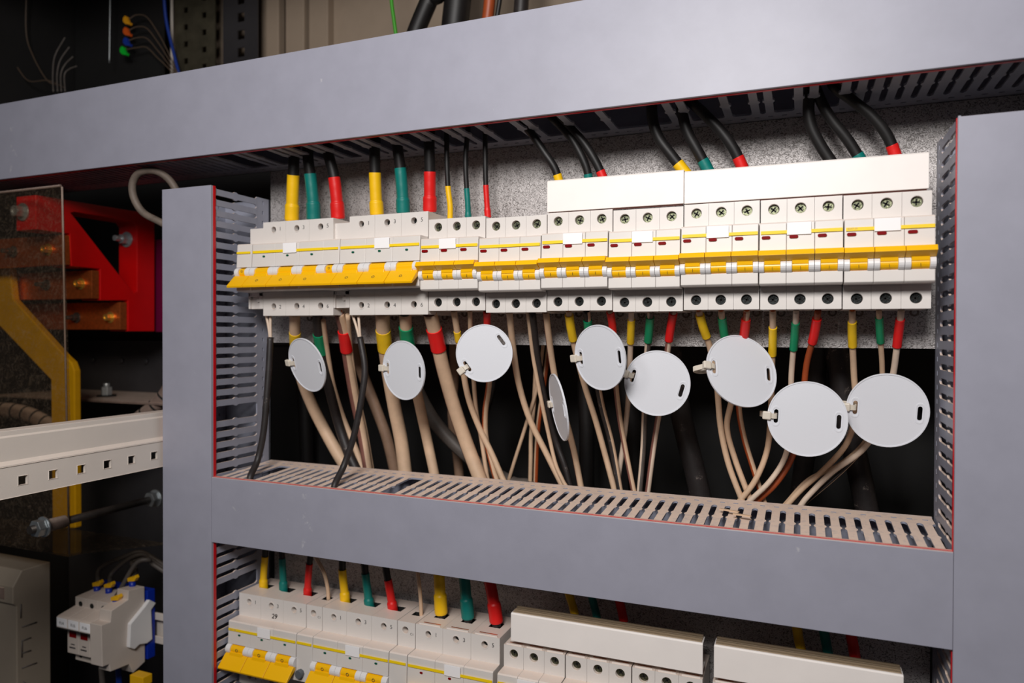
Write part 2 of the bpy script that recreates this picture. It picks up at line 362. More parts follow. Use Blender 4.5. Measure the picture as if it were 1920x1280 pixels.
def breaker(label, loc, W, handle, windows, numbers, sticker=True, dims=None, aux=None, group=None, slots=False, ink=False):
    """three-pole breaker, pole width W, origin at the lower left terminal corner on the terminal plane"""
    d = dims; t = thing('circuit_breaker', label, 'circuit breaker', loc, group); ox, oy, oz = loc
    def M(): return MB()
    def bl(mb, nm, mats, bevel=0, par=None, clean=True):
        for i in range(len(mb.v)): mb.v[i] = mb.v[i]+V(loc)
        return mb.build(nm, mats, par or t, bevel, clean)
    H = M(); zb, zt, z2, z3 = d['zb'], d['zt'], d['fb'], d['ft']; F_ = -15.3; r0, r1 = d['rec']
    for p in range(3):
        x0, x1 = p*W+(.38 if p == 0 else .08), (p+1)*W-(.38 if p == 2 else .08)
        prof = [(45, zb), (.0, zb), (.0, z2), (F_+1.5, z2), (F_, z2+1.), (F_, r0), (-9, r0), (-9, r1), (F_, r1), (F_+1.2, z3-1.), (F_+2.2, z3), (.0, z3), (.0, zt), (45, zt)]
        H.px(prof, x0, x1, 0, skip=(1, 11, 12))
        terminal_front(H, x0, x1, zb, z2, W*d['hx'], d['hb'], d['hr']); terminal_front(H, x0, x1, z3, zt, W*d['hx'], d['ht'], d['hr'])
        terminal_top(H, x0, x1, zt, W*.2)
    hs = bl(H, 'housing', ['white_plastic', 'void'], .35 if True else 0)
    for p in range(3):
        for hz, dk in ((d['ht'], False), (d['hb'], True)):
            if d['hr'] > 3.45 or True:
                sx = M(); r = d['hr']; a = random.uniform(0, 1.5); x = p*W+W*d['hx']; y = 3.2 if W < 20 else 5.2
                dk2 = dk or W > 20
                sx.cyl((x, y+3, hz), (x, y, hz), r*.94, 20, 0)
                for aa in (a, a+PI/2):
                    u = V((math.cos(aa), 0, math.sin(aa))); w = V((-math.sin(aa), 0, math.cos(aa)))
                    sx.face([V((x, y-.06, hz))+u*i*r*.62+w*j*r*.14 for i, j in ((-1, -1), (1, -1), (1, 1), (-1, 1))], 1)
                bl(sx, 'terminal_screw', ['screw_dark' if dk2 else 'screw_metal', 'void'], clean=False)
                if W > 20:
                    rg = M(); rg.ring((x, .05, hz), (0, -1, 0), r-.05, r+.75, .35, 0, 24); bl(rg, 'screw_collar', 'white_plastic')
    # hubs and levers
    for p in range(3):
        a = p*W; hw = W*.205
        cz = 29.4 if handle == 'on' else 38.5; R_ = 5.2
        hb = M()
        prof = [(-9, cz-4.6), (-9, cz+4.6)]+[(-13.2-R_*1.05*math.cos(q)-0.3, cz+R_*.92*math.sin(q)) for q in [PI/2-PI*k/10 for k in range(11)]]
        hb.px(prof, a+.12, a+hw); hb.px(prof, a+W-hw, a+W-.12); bl(hb, 'lever_hub', 'cool_white', .25)
        lv = M()
        prof = [(-9, cz-4.)]+[(-9, cz+4.)]+[(-13.2-(R_-.7)*math.cos(q), cz+(R_-.9)*math.sin(q)) for q in [PI/2-PI*k/10 for k in range(11)]]
        lv.px(prof, a+hw+.1, a+W-hw-.1)
        if handle == 'on':
            lv.px([(-14.5, 40.3), (-22.3, 39.9), (-24.2, 36.4), (-18.2, 32.8), (-14.5, 33.8)], a+.2, a+W-.2)
            lv.px([(-16, 34.5), (-18.6, 33.4), (-18.0, 30.5), (-14, 30.5)], a+hw+.1, a+W-hw-.1)
            lv.box(a+W*.5-.08, a+W*.5+.08, -18.45, -17.8, 26.6, 28.8, 1)
        else:
            lv.px([(-15, 36.), (-18.6, 35.), (-28.4, 25.4), (-27.6, 23.6), (-15.6, 31.5)], a+.25, a+W-.25)
            lv.px([(-14, 38.), (-18.7, 37.), (-19.4, 34.), (-14, 33.)], a+hw+.1, a+W-hw-.1)
        l_ = bl(lv, 'toggle_lever', ['yellow_plastic', 'ink'], .3)
        if handle == 'off': text('off_mark', 'O', V(loc)+V((a+W*.5, -24.0, 30.1)) if d['mark'] == 'bar' else V(loc)+V((a+W*.5, -18.2, 39.2)), 4.0, l_, 'ink', (1, 0, 0), (0, .7, .7) if d['mark'] == 'bar' else (0, .12, 1))
    # printed face
    zs = d['zs']; sx0, sx1 = (W+d['st'][0], W+d['st'][1])
    pr = M()
    if sticker: pr.box(1.3, sx0, F_-.12, F_+.2, zs-1.15, zs+1.15); pr.box(sx1, 3*W-.7, F_-.12, F_+.2, zs-1.15, zs+1.15)
    else: pr.box(1.3, 3*W-.7, F_-.12, F_+.2, zs-1.15, zs+1.15)
    bl(pr, 'yellow_stripe', 'yellow_stripe')
    for p in range(3):
        w_ = M(); cx, cz, hl, r = p*W+d['wx'], d['wz'], d['whl'], d['wr']
        w_.poly(stadium(cx, cz, hl, r, False), [], (0, F_-.15, 0), (1, 0, 0), (0, 0, 1), (0, .4, 0)); bl(w_, 'contact_window', windows)
        # recess dark rim
    if sticker:
        s_ = M(); s_.box(sx0, sx1, F_-.38, F_-.05, zs-2.2, z3-.9); bl(s_, 'paper_label', 'sticker', .15)
    for i, n_ in enumerate(numbers or ()):
        top = i < 3; x = (i % 3)*W+W*.76
        text('printed_number', n_, V(loc)+V((x, -.08, (d['ht']+.4) if top else d['hb']-.6)), 5.0, t)
    if slots:
        sl = M()
        for p in range(3): sl.box(p*W+W*.2, p*W+W*.82, 5.2, 6.6, zt-.5, zt+.08, 0)
        bl(sl, 'busbar_slot', 'copper')
        sl = M()
        for p in range(3): sl.box(p*W+W*.12, p*W+W*.88, 1.2, 1.9, zt-.5, zt+.9, 0)
        bl(sl, 'slot_rim', 'white_plastic')
    cl = M()
    for p in (0, 2): cl.ring((p*W+W*.75, 43, zb-1.2), (0, 1, 0), 1.8, 3.2, 1.4, 0, 12)
    bl(cl, 'rail_clip', 'dull_steel')
    return t
SM = dict(zb=0., zt=78.3, fb=16.5, ft=60.1, rec=(25.2, 34.6), hx=.49, hb=7.1, ht=71.4, hr=3.7, zs=52.9, st=(.3, 15.8), wx=4.7, wz=49.5, whl=1.8, wr=1.1, mark='bar')
BG = dict(zb=-1.6, zt=87.2, fb=21.2, ft=65.2, rec=(33.6, 43.4), hx=.475, hb=7.2, ht=79.8, hr=3.0, zs=57.3, st=(9.5, 24.5), wx=14.3, wz=53., whl=.6, wr=.8, mark='bar')
B1 = breaker('leftmost wide three-pole breaker in the upper row, yellow handles down', (-179., 0, 0), 27, 'off', 'green_window', '135246', True, BG)
BG2 = dict(BG)
B2 = breaker('second wide three-pole breaker from the left in the upper row, yellow handles down', (-81., 0, 0), 27, 'off', 'green_window', '135246', True, BG)
# per breaker height (mm) as mounted
DZ = {3: (1.5, 0.), 4: (-.5, .0), 5: (.5, 0), 6: (-.7, 0), 7: (.2, 0), 8: (-.1, 0), 9: (-.4, 0)}
lab = {3: 'narrow three-pole breaker directly right of the wide ones, under three thin black cables',
       4: 'narrow upper breaker without a white sticker, its yellow stripe unbroken',
       5: 'narrow upper breaker under the left end of the short white busbar cover',
       6: 'narrow upper breaker under the right end of the short white busbar cover',
       7: 'third narrow upper breaker from the right, under the left end of the long white cover',
       8: 'second narrow upper breaker from the right, under the middle of the long white cover',
       9: 'rightmost breaker of the upper row, beside the right vertical duct'}
for k in range(3, 10):
    breaker(lab[k], ((k-3)*54., 0, DZ[k][0]), 18, 'on', 'red_window', None, k != 4, SM, group='narrow breakers in the upper row')
def aux(label, loc, kind, W=17.8):
    t = thing('auxiliary_module', label, 'switch module', loc); lx, ly, lz = loc
    def bl(mb, nm, mats, bevel=0):
        for i in range(len(mb.v)): mb.v[i] = mb.v[i]+V(loc)
        return mb.build(nm, mats, t, bevel)
    if kind == 'contact':
        h = MB(); h.px([(45, 5), (3, 5), (3, 20.5), (-13.8, 21), (-15.3, 22), (-15.3, 33.5), (-9, 33.5), (-9, 43.4), (-15.3, 43.4), (-14, 64.5), (-13, 65.6), (3, 65.6), (3, 82.5), (45, 82.5)], .1, W-.1)
        h.box(W-4.6, W-.3, .6, 3, 5, 20.5); h.box(.1, 2.0, .6, 3, 5, 20.5); h.box(.1, W-.3, .6, 3, 17, 20.5)
        h.cyl((W-6.2, 2.8, 13.5), (W-6.2, .8, 13.5), 2.0, 14); bl(h, 'housing', 'white_plastic', .35)
        l = MB(); R_ = 4.5; cz = 38.5
        l.px([(-9, cz-4), (-9, cz+4)]+[(-13.2-R_*math.cos(q), cz+R_*.95*math.sin(q)) for q in [PI/2-PI*k/10 for k in range(11)]], 5, W-5.5)
        l.px([(-15, 36.), (-18.6, 35.), (-28.4, 25.4), (-27.6, 23.6), (-15.6, 31.5)], .2, W+.1); bl(l, 'toggle_lever', 'yellow_plastic', .3)
        hb = MB(); R_ = 5.3
        prof = [(-9, cz-4.6), (-9, cz+4.6)]+[(-13.4-R_*1.05*math.cos(q), cz+R_*.92*math.sin(q)) for q in [PI/2-PI*k/10 for k in range(11)]]
        hb.px(prof, .3, 4.6); hb.px(prof, W-5.2, W-.1); bl(hb, 'lever_hub', 'cool_white', .25)
        text('off_mark', 'O', V(loc)+V((W*.5, -18.0, 39.5)), 3.0, t)
        text('printed_mark', 'C1', V(loc)+V((2.8, .5, 18.6)), 2.6, t); text('printed_mark', 'C2', V(loc)+V((W-3, .5, 18.6)), 2.6, t)
        s_ = MB(); s_.box(.6, W-1.2, -15.45, -15.2, 56.3, 58.3)
        bl(s_, 'yellow_stripe', 'yellow_stripe')
    else:
        h = MB(); h.px([(45, -1.6), (0, -1.6), (0, 21.2), (-13.8, 21.2), (-15.3, 22.2), (-14.2, 64.2), (-13.1, 65.2), (0, 65.2), (0, 87.2), (45, 87.2)], .1, W-.1, 0, skip=(7, 8))
        terminal_front(h, .1, W-.1, 65.2, 87.2, 7.6, 79.8, 3.); terminal_top(h, .1, W-.1, 87.2, 4.2, 20)
        bl(h, 'housing', ['white_plastic', 'void'], .35)
        b = MB(); b.cyl((5.6, -15, 30), (5.6, -19.5, 30), 4.0, 8); bl(b, 'test_button', 'grey_button', .3)
        s_ = MB(); s_.box(.6, W-1., -15.3, -14.5, 56.3, 58.3); bl(s_, 'yellow_stripe', 'yellow_stripe')
        text('printed_mark', 'C1', V(loc)+V((W-3.3, -.1, 77.)), 3.0, t)
    return t
aux('slim white contact module with one yellow handle, left end of the upper row', (-197.2, 0, 0), 'contact')
aux('slim white contact module between the two wide upper breakers', (-99., 0, 0), 'contact')
# lower row
R2 = V((-213.4, 5., -273.3-87.2)); BGL = dict(BG, mark='drum')
C1 = breaker('wide breaker at the left end of the lower row, handwritten 29 on it', tuple(R2), 27, 'off', 'green_window', '135246', True, BGL)
aux('slim white release module right of the breaker marked 29', tuple(R2+V((81.2, 0, 0))), 'release')
C2 = breaker('second wide breaker of the lower row, yellow handles down, two beige wires beside it', tuple(R2+V((99., 0, 0))), 27, 'off', 'green_window', '135246', True, BGL)
aux('slim white release module between the second and third wide lower breakers', tuple(R2+V((180.2, 0, 0))), 'release')
C3 = breaker('third wide breaker of the lower row, three thick sleeves with brass ends in it', tuple(R2+V((198.2, 0, 0))), 27, 'on', 'red_window', '135246', True, dict(BGL, rec=(25.2, 34.6)), slots=True)
text('handwritten_number', '29', (-213.4+81*.535, 4.85, -290.6), 6.5, C1, 'marker_ink', shear=.2, bold=.12)
for k, (x, l_) in enumerate(((68.9, 'narrow lower breaker right of the wide ones, left end under the lower white cover'),
                             (123.1, 'narrow lower breaker under the middle of the left lower white cover'),
                             (177.3, 'narrow lower breaker under the right end of the left lower white cover'),
                             (238., 'narrow lower breaker under the left end of the right lower white cover'),
                             (292.2, 'rightmost narrow lower breaker in view under the right lower cover'))):
    breaker(l_, (x, 5, -277.4-78.3), 18, 'on', 'red_window', None, True, SM, group='narrow breakers in the lower row', slots=True)
text('type_mark', 'BA47-29', (6*54+5.2, -15.45, SM['zs']+.2-.4), 1.7, bpy.data.objects['circuit_breaker.008'], 'dust_tan')
text('type_mark', 'BA47-100', (-213.4+6.5, 5-15.45, R2.z+BG['zs']), 1.8, C1, 'dust_tan')
# busbar covers
def cover(label, x0, x1, y, z0, z1, ribbed, notch=0.):
    t = thing('busbar_cover', label, 'busbar cover', (x0, y, z0)); mb = MB()
    mb.px([(y, z0), (y, z1-1), (y+1, z1), (y+14, z1), (y+14, z1-1.6), (y+2, z1-1.6), (y+2, z0)], x0, x1); mb.px([(y+2, z0+2), (y+14, z0+2), (y+14, z0+4), (y+2, z0+4)], x0, x1)
    mb.build('cover_shell', 'cover_white', t, .3)
    if ribbed:
        rb = MB()
        for a, h in ((2.2, .8), (5.2, 1.4), (9.0, 1.0), (11.5, 1.8)): rb.box(x0+1, x1-1, y+a, y+a+1.8, z1-.2, z1+h)
        rb.build('ribbed_top', 'cover_rib', t, .2)
    else:
        e = MB(); e.box(x0+1, x1-1, y+1.8, y+3, z0-.8, z0+.4); e.build('copper_comb', 'comb_rust', t)
cover('short white busbar cover above two upper breakers', 108.4, 216.0, -1.6, 79.4, 104.6, False)
cover('long white busbar cover above the three rightmost upper breakers', 216.4, 375.6, -1.6, 79.0, 103.2, False)
cover('white lower busbar cover with ribbed brown top, left one', 76.2, 231.3, 3., -272.6, -249.4, True)
cover('white lower busbar cover with ribbed brown top, right one', 239.3, 364., 3., -273., -249.0, True)
# ------------------------------------------------------------------ cables
DV = V((.75, -.35, .55)).normalized()
def cable(label, pts, Ys, w, m, sleeves=(), ext=None, sector=None, strands=None, bell=None, cat='cable', group=None, wend=None, name='power_cable', parts=None):
    """pts: picture positions along the cable with depth Ys (list, or (first, last) blended); w: width in picture pixels at the first point"""
    n = len(pts)
    if len(Ys) != n: Ys = [Ys[0]+(Ys[-1]-Ys[0])*((p[1]-pts[0][1])/(pts[-1][1]-pts[0][1] or 1)) for p in pts]
    P = [at(p[0], p[1], y) for p, y in zip(pts, Ys)]
    if ext:
        if ext[2] < -200: d_ = (P[-1]-P[-2]).normalized(); P.append(P[-1]+V((d_.x, max(0, d_.y), d_.z))*26)
        P.append(V((P[-1].x+ext[0], P[-1].y+ext[1], ext[2])))
    r0 = w/2*dep(P[0])/F0; r1 = (wend or w)/2*dep(P[0])/F0
    D = spline(P, 9); N_ = len(D); R_ = [r0+(r1-r0)*k/(N_-1) for k in range(N_)]
    t = thing(name, label, cat, tuple(P[0] if P[0].z < P[-1].z else P[-1]), group)
    mb = MB(); mats = [m]
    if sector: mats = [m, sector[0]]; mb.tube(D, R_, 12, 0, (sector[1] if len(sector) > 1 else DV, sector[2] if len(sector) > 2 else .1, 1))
    else: mb.tube(D, R_, 12, 0)
    mb.build('jacket', mats, t)
    def pyz(p): d_ = p-CP; return 640-F0*d_.dot(CU)/d_.dot(CF)
    ys = [pyz(p) for p in D]
    for q, (y0, y1, sm, k) in enumerate(sleeves):
        # finer resample between the two heights
        idx = [i for i in range(N_-1) if min(ys[i], ys[i+1]) <= y1 and max(ys[i], ys[i+1]) >= y0]
        if not idx: continue
        fine = []; fr = []
        for i in idx:
            for j in range(6):
                a = j/6; p = D[i].lerp(D[i+1], a); y = ys[i]+(ys[i+1]-ys[i])*a
                if y0 <= y <= y1: fine.append(p); fr.append(y)
        if len(fine) < 2: continue
        rr = []
        for p, y in zip(fine, fr):
            r = r0*k
            if bell: r = r0*k*(bell[1] if y > bell[0] else (1+(bell[1]-1)*max(0, 1-(bell[0]-y)/4)))
            if y1-y < 2 and bell: r *= .93
            rr.append(r*(1+.006*math.sin(y*.31+q)))
        s_ = MB(); s_.tube(fine, rr, 18, 0); s_.build('coloured_sleeve', sm, t)
    if strands:
        y0, y1, sm = strands; s_ = MB(); a, b = P[0], P[1]; d_ = (b-a).normalized(); top = a-d_*3; L_ = 9
        for k in range(9):
            an = 2*PI*k/9; o_ = V((math.cos(an), math.sin(an), 0))*r0*.62
            s_.cyl(top+o_*.8, a+d_*L_*.6+o_, r0*.22, 6)
        s_.cyl(top, a+d_*L_*.6, r0*.5, 8); s_.build('copper_strands', sm, t)
    return t
BJ = 'black_jacket'
up = lambda z=178: (0, 4, z)
G1 = 'cables above the upper breaker row'
T1 = [('yellow', 'leftmost', [(547, 414), (548, 380), (550, 330), (552, 285)], 328, 386), ('green', 'leftmost', [(588, 412), (587, 380), (582, 330), (577, 285)], 325, 382),
      ('red', 'leftmost', [(634, 410), (632, 380), (626, 330), (615, 280)], 332, 382), ('yellow', 'second wide', [(707, 404), (705, 370), (703, 320), (703, 270)], 323, 380),
      ('green', 'second wide', [(756, 400), (755, 370), (751, 320), (745, 265)], 315, 375), ('red', 'second wide', [(806, 397), (806, 370), (806, 320), (805, 262)], 322, 371)]
for col, wh, pts, y0, yb in T1:
    cable('thick black cable with %s sleeve entering the top of the %s breaker' % (col, wh if 'wide' in wh else 'leftmost wide upper'), pts, (22, 12), 20, BJ,
          [(y0, pts[0][1], 'sleeve_'+col, 1.12)], up(), bell=(yb, 1.17), group=G1)
for col, pts, y0, yb in (('yellow', [(844, 410), (844, 385), (840, 350), (838, 300), (838, 245)], 349, 500), ('green', [(878, 409), (877, 380), (875, 352), (873, 300), (877, 245)], 353, 402),
                         ('red', [(915, 408), (913, 380), (911, 345), (910, 300), (910, 238)], 347, 394)):
    cable('thin black wire with %s sleeve above the first narrow breaker' % col, pts, (22, 14), 9.5, BJ, [(y0, pts[0][1], 'sleeve_'+col, 1.12)], up(), bell=(yb, 1.2) if yb < 480 else None, group=G1)
T2 = [('yellow', 'short', 'left', [(1050, 345), (1040, 315), (1020, 285), (1000, 255), (980, 225)], 327, 15), ('green', 'short', 'middle', [(1105, 342), (1098, 310), (1075, 265), (1050, 235), (1030, 212)], 326, 15),
      ('red', 'short', 'right', [(1133, 338), (1118, 305), (1095, 268), (1068, 238), (1045, 208)], 320, 16), ('yellow', 'long', 'left', [(1288, 328), (1262, 295), (1236, 260), (1224, 225), (1222, 185)], 306, 20),
      ('green', 'long', 'left', [(1330, 324), (1312, 290), (1291, 252), (1281, 220), (1276, 180)], 300, 20), ('red', 'long', 'left', [(1394, 318), (1376, 280), (1350, 244), (1320, 213), (1290, 180)], 294, 20),
      (None, 'long', 'right', [(1562, 308), (1540, 275), (1522, 240), (1516, 205), (1520, 155)], 0, 21), ('green', 'long', 'right', [(1615, 302), (1590, 263), (1562, 228), (1542, 195), (1525, 150)], 289, 20),
      ('red', 'long', 'right', [(1682, 300), (1664, 255), (1634, 217), (1598, 188), (1560, 155)], 272, 20)]
for col, cv, side, pts, y0, w in T2:
    sl = [(y0, pts[0][1], 'sleeve_'+col, 1.1)] if col else []
    cable('black cable%s bending down behind the %s of the %s cover' % (' with %s tip' % col if col else '', side+(' end' if side != 'middle' else ''), cv), pts, (20, 8), w, BJ, sl, (0, 6, 180), group=G1)
# lower row, above
for (lbl, col, pts, y0, w, yb, m) in (
    ('thin yellow sleeved cable at the left end of the lower row', 'yellow', [(495, 1106), (494, 1085), (497, 1040), (500, 1000)], 1042, 11, 1088, BJ),
    ('thin green sleeved cable at the left end of the lower row', 'green', [(532, 1113), (531, 1090), (529, 1050), (527, 1010)], 1046, 11, 1092, BJ),
    ('thin red sleeved cable at the left end of the lower row', 'red', [(577, 1120), (577, 1100), (580, 1058), (586, 1015)], 1056, 11, 1104, BJ),
    ('yellow sleeved cable entering the second wide lower breaker', 'yellow', [(648, 1136), (646, 1110), (642, 1070), (643, 1030)], 1067, 13, 1112, BJ),
    ('green sleeved cable entering the second wide lower breaker', 'green', [(694, 1144), (690, 1115), (685, 1075), (682, 1035)], 1074, 13, 1124, BJ),
    ('red sleeved cable entering the second wide lower breaker', 'red', [(738, 1152), (734, 1125), (727, 1085), (720, 1045)], 1086, 13, 1130, BJ)):
    cable(lbl, pts, (29, 24), w, m, [(y0, pts[0][1], 'sleeve_'+col, 1.15)], bell=(yb, 1.25))
for lbl, col, pts, w in (('thick yellow sleeved cable with brass end entering the third wide lower breaker', 'yellow', [(828, 1160), (827, 1145), (825, 1110), (822, 1060)], 20),
                         ('thick green sleeved cable with brass end entering the third wide lower breaker', 'green', [(878, 1168), (877, 1152), (873, 1110), (869, 1060)], 20),
                         ('thick red sleeved cable with brass end entering the third wide lower breaker', 'red', [(931, 1176), (930, 1160), (924, 1120), (914, 1070)], 21)):
    cable(lbl, pts, (27, 24), w*.8, BJ, [(1000, pts[0][1]-10, 'sleeve_'+col, 1.3)], bell=(pts[0][1]-44, 1.18), strands=(0, 0, 'brass'))
for lbl, pts in (('thin beige wire beside the breaker marked 29', [(616, 1125), (614, 1100), (607, 1072), (594, 1048), (585, 1030)]), ('thin beige wire left of the thick yellow sleeve', [(790, 1158), (789, 1130), (786, 1095), (781, 1060)])):
    cable(lbl, pts, (24, 20), 7, 'pale_beige')
for lbl, col, pts, w in (('yellow sleeved cable half hidden behind the left lower cover', 'yellow', [(1078, 1152), (1072, 1130), (1062, 1100)], 16), ('green sleeved cable half hidden behind the left lower cover', 'green', [(1120, 1160), (1114, 1135), (1106, 1105)], 15),
                         ('red sleeved cable half hidden behind the left lower cover', 'red', [(1170, 1165), (1165, 1142), (1158, 1110)], 17), ('yellow sleeved cable half hidden behind the right lower cover', 'yellow', [(1502, 1218), (1497, 1195), (1492, 1160)], 18),
                         ('green sleeved cable half hidden behind the right lower cover', 'green', [(1553, 1226), (1548, 1200), (1542, 1170)], 18), ('red sleeved cable half hidden behind the right lower cover', 'red', [(1604, 1236), (1600, 1212), (1594, 1180)], 20)):
    cable(lbl, pts, (30, 30), w*.85, BJ, [(1000, 1300, 'sleeve_'+col, 1.15)])
# below the upper row
def Yp(pts, y0=14., y1=76., ymid=None):
    out = []
    for x, y in pts:
        z = at(x, y, 40).z
        out.append(y0+(min(38, 14+24*max(0, -z)/28)-14)*(38-y0)/24 if z > -28 else 38+(y1-38)*min(1, (-28-z)/80)**.8)
    return out
dn = (2, 0, -235)
def low(label, pts, w, m, sleeves=(), y0=14., y1=76., **k): cable(label, pts, Yp(pts, y0, y1), w, m, sleeves, (2, 0, -240), **k)
B_, CRM, TAN = 'pale_beige', 'pale_cream', 'dust_tan'
LV = V((-.8, -.5, .1)).normalized(); RV = V((.9, -.35, 0)).normalized()
low('thick beige cable with yellow tape behind the leftmost tag', [(553, 586), (553, 622), (556, 660), (566, 710), (584, 757), (608, 805), (632, 848), (652, 880)], 20, B_, [(622, 657, 'tape_yellow', 1.12)], strands=(0, 0, 'copper'), wend=27, sector=None)
low('thick black cable with green tape right of the leftmost tag', [(595, 586), (597, 625), (605, 670), (618, 730), (634, 790), (652, 845), (670, 885)], 19, 'black_dusty', [(625, 663, 'tape_green', 1.15)], strands=(0, 0, 'copper'), wend=22)
low('beige cable curving down right of the green taped black cable', [(606, 600), (614, 660), (624, 720), (642, 780), (664, 835), (680, 880)], 9, B_, y1=82, wend=16)
low('brown cable with red tape, third from the left under the row', [(636, 586), (645, 622), (653, 680), (664, 745), (678, 810), (690, 882)], 20, 'brown_jacket', [(620, 658, 'tape_red', 1.2)], wend=19, sector=('pale_beige', RV, .72), strands=(0, 0, 'copper'))
low('slim beige cable beside the red taped brown cable', [(652, 590), (658, 660), (668, 730), (684, 800), (698, 880)], 9, B_, y1=84)
low('thick beige cable with yellow tape left of the second tag', [(717, 586), (719, 625), (727, 690), (739, 760), (752, 825), (760, 888)], 27, B_, [(618, 657, 'tape_yellow', 1.08)], strands=(0, 0, 'copper'), wend=29)
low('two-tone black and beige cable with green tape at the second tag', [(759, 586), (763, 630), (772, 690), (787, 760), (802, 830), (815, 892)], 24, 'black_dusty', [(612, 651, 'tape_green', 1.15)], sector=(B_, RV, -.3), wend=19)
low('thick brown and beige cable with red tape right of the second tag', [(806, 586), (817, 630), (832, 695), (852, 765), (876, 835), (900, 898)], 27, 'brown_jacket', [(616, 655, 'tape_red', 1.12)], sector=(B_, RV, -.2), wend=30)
low('beige wire with yellow tape going behind the third tag', [(851, 582), (857, 620), (866, 680), (878, 745), (898, 800), (922, 850), (942, 896)], 12, B_, [(620, 640, 'tape_yellow', 1.15)])
low('beige wire rising straight behind the third tag', [(881, 582), (883, 640), (888, 710), (893, 770), (902, 820), (912, 885)], 9, B_, y1=84)
low('orange wire with dark red sleeve behind the third tag', [(913, 584), (914, 640), (917, 715), (910, 770), (911, 820), (925, 880)], 12, 'orange_jacket', [(584, 612, 'sleeve_red', 1.15)], y1=80, sector=(B_, RV, .3))
low('long beige cable bending right between the third and edge-on tags', [(955, 584), (962, 650), (973, 720), (993, 785), (1022, 845), (1052, 905)], 12.5, B_)
low('slim beige wire left of the edge-on tag', [(990, 584), (1000, 670), (1015, 750), (1030, 820), (1042, 870), (1055, 900)], 8, B_, y1=70)
low('black cable left of the edge-on tag', [(998, 584), (1008, 670), (1022, 750), (1040, 820), (1058, 870), (1068, 908)], 13, 'black_dusty', y1=80)
low('brown and beige cable passing behind the edge-on tag', [(1023, 584), (1034, 670), (1046, 735), (1063, 795), (1077, 850), (1089, 912)], 13, 'brown_jacket', sector=(B_, RV, -.1))
low('beige cable with yellow sleeve at the fifth tag', [(1066, 582), (1071, 618), (1081, 665), (1097, 725), (1116, 785), (1134, 850), (1152, 918)], 12, B_, [(590, 637, 'tape_yellow', 1.4)], strands=(0, 0, 'copper'))
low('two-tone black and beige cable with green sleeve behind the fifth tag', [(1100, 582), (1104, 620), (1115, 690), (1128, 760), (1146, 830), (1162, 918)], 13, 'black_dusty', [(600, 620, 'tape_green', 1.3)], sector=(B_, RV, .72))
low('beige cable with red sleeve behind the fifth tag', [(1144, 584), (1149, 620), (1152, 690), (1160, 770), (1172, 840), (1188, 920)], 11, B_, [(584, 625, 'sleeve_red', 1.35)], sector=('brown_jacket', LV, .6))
low('cream cable with yellow tape between the fifth and sixth tags', [(1184, 582), (1183, 620), (1181, 680), (1177, 760), (1169, 830), (1160, 890), (1158, 920)], 11, CRM, [(599, 643, 'tape_yellow', 1.35)], y1=88)
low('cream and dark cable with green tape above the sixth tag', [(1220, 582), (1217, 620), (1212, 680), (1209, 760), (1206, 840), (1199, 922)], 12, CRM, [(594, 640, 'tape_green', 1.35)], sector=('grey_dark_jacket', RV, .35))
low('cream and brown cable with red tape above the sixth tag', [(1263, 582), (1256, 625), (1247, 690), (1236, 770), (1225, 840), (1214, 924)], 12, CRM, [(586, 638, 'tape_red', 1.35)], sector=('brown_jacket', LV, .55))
low('beige cable with yellow tape left of the seventh tag', [(1310, 582), (1318, 612), (1332, 655), (1344, 720), (1351, 800), (1366, 870), (1392, 940)], 12, B_, [(590, 632, 'tape_yellow', 1.4)], strands=(0, 0, 'copper'))
low('beige cable with green tape hidden behind the seventh tag', [(1352, 582), (1357, 620), (1368, 690), (1372, 745), (1363, 800), (1378, 860), (1408, 940)], 12, B_, [(595, 640, 'tape_green', 1.35)], y1=80, strands=(0, 0, 'copper'))
low('brown and beige cable with red tape behind the seventh tag', [(1400, 582), (1397, 615), (1388, 690), (1385, 760), (1395, 820), (1413, 880), (1432, 940)], 12, B_, [(598, 640, 'sleeve_red', 1.5)], sector=('orange_jacket', LV, .5), y1=86, strands=(0, 0, 'copper'))
low('beige cable with yellow tape between the seventh and eighth tags', [(1449, 582), (1449, 630), (1447, 700), (1445, 780), (1438, 845), (1416, 900), (1383, 944)], 12, B_, [(613, 666, 'tape_yellow', 1.3)], strands=(0, 0, 'copper'))
low('white cable with green tape above the eighth tag', [(1493, 582), (1490, 630), (1484, 700), (1482, 780), (1474, 850), (1445, 900), (1400, 944)], 11, CRM, [(604, 656, 'tape_green', 1.4)], y1=72)
low('orange cable with red tape above the eighth tag', [(1534, 582), (1526, 630), (1512, 685), (1503, 770), (1488, 850), (1456, 905), (1412, 946)], 12, 'orange_jacket', [(597, 643, 'tape_red', 1.45)], y1=80)
low('beige cable with yellow tape left of the rightmost tag', [(1598, 582), (1598, 630), (1601, 700), (1604, 770), (1588, 830), (1545, 880), (1505, 915), (1472, 950)], 12, B_, [(603, 650, 'tape_yellow', 1.35)], strands=(0, 0, 'copper'))
low('beige cable with green tape above the rightmost tag', [(1648, 582), (1650, 625), (1654, 690), (1652, 760), (1622, 828), (1572, 872), (1515, 900), (1470, 948)], 10, B_, [(595, 642, 'tape_green', 1.45)], y1=88)
low('cream cable with red tape above the rightmost tag', [(1690, 582), (1684, 630), (1675, 700), (1660, 770), (1620, 840), (1560, 885), (1515, 930), (1498, 952)], 12, CRM, [(598, 650, 'tape_red', 1.4)], y1=72)
low('black wire curving under the rightmost tag', [(1668, 760), (1640, 815), (1600, 862), (1560, 900), (1518, 935), (1495, 955)], 8, 'black_dusty', y0=70, y1=80, sector=(B_, V((.6, -.2, -.7)), .75))
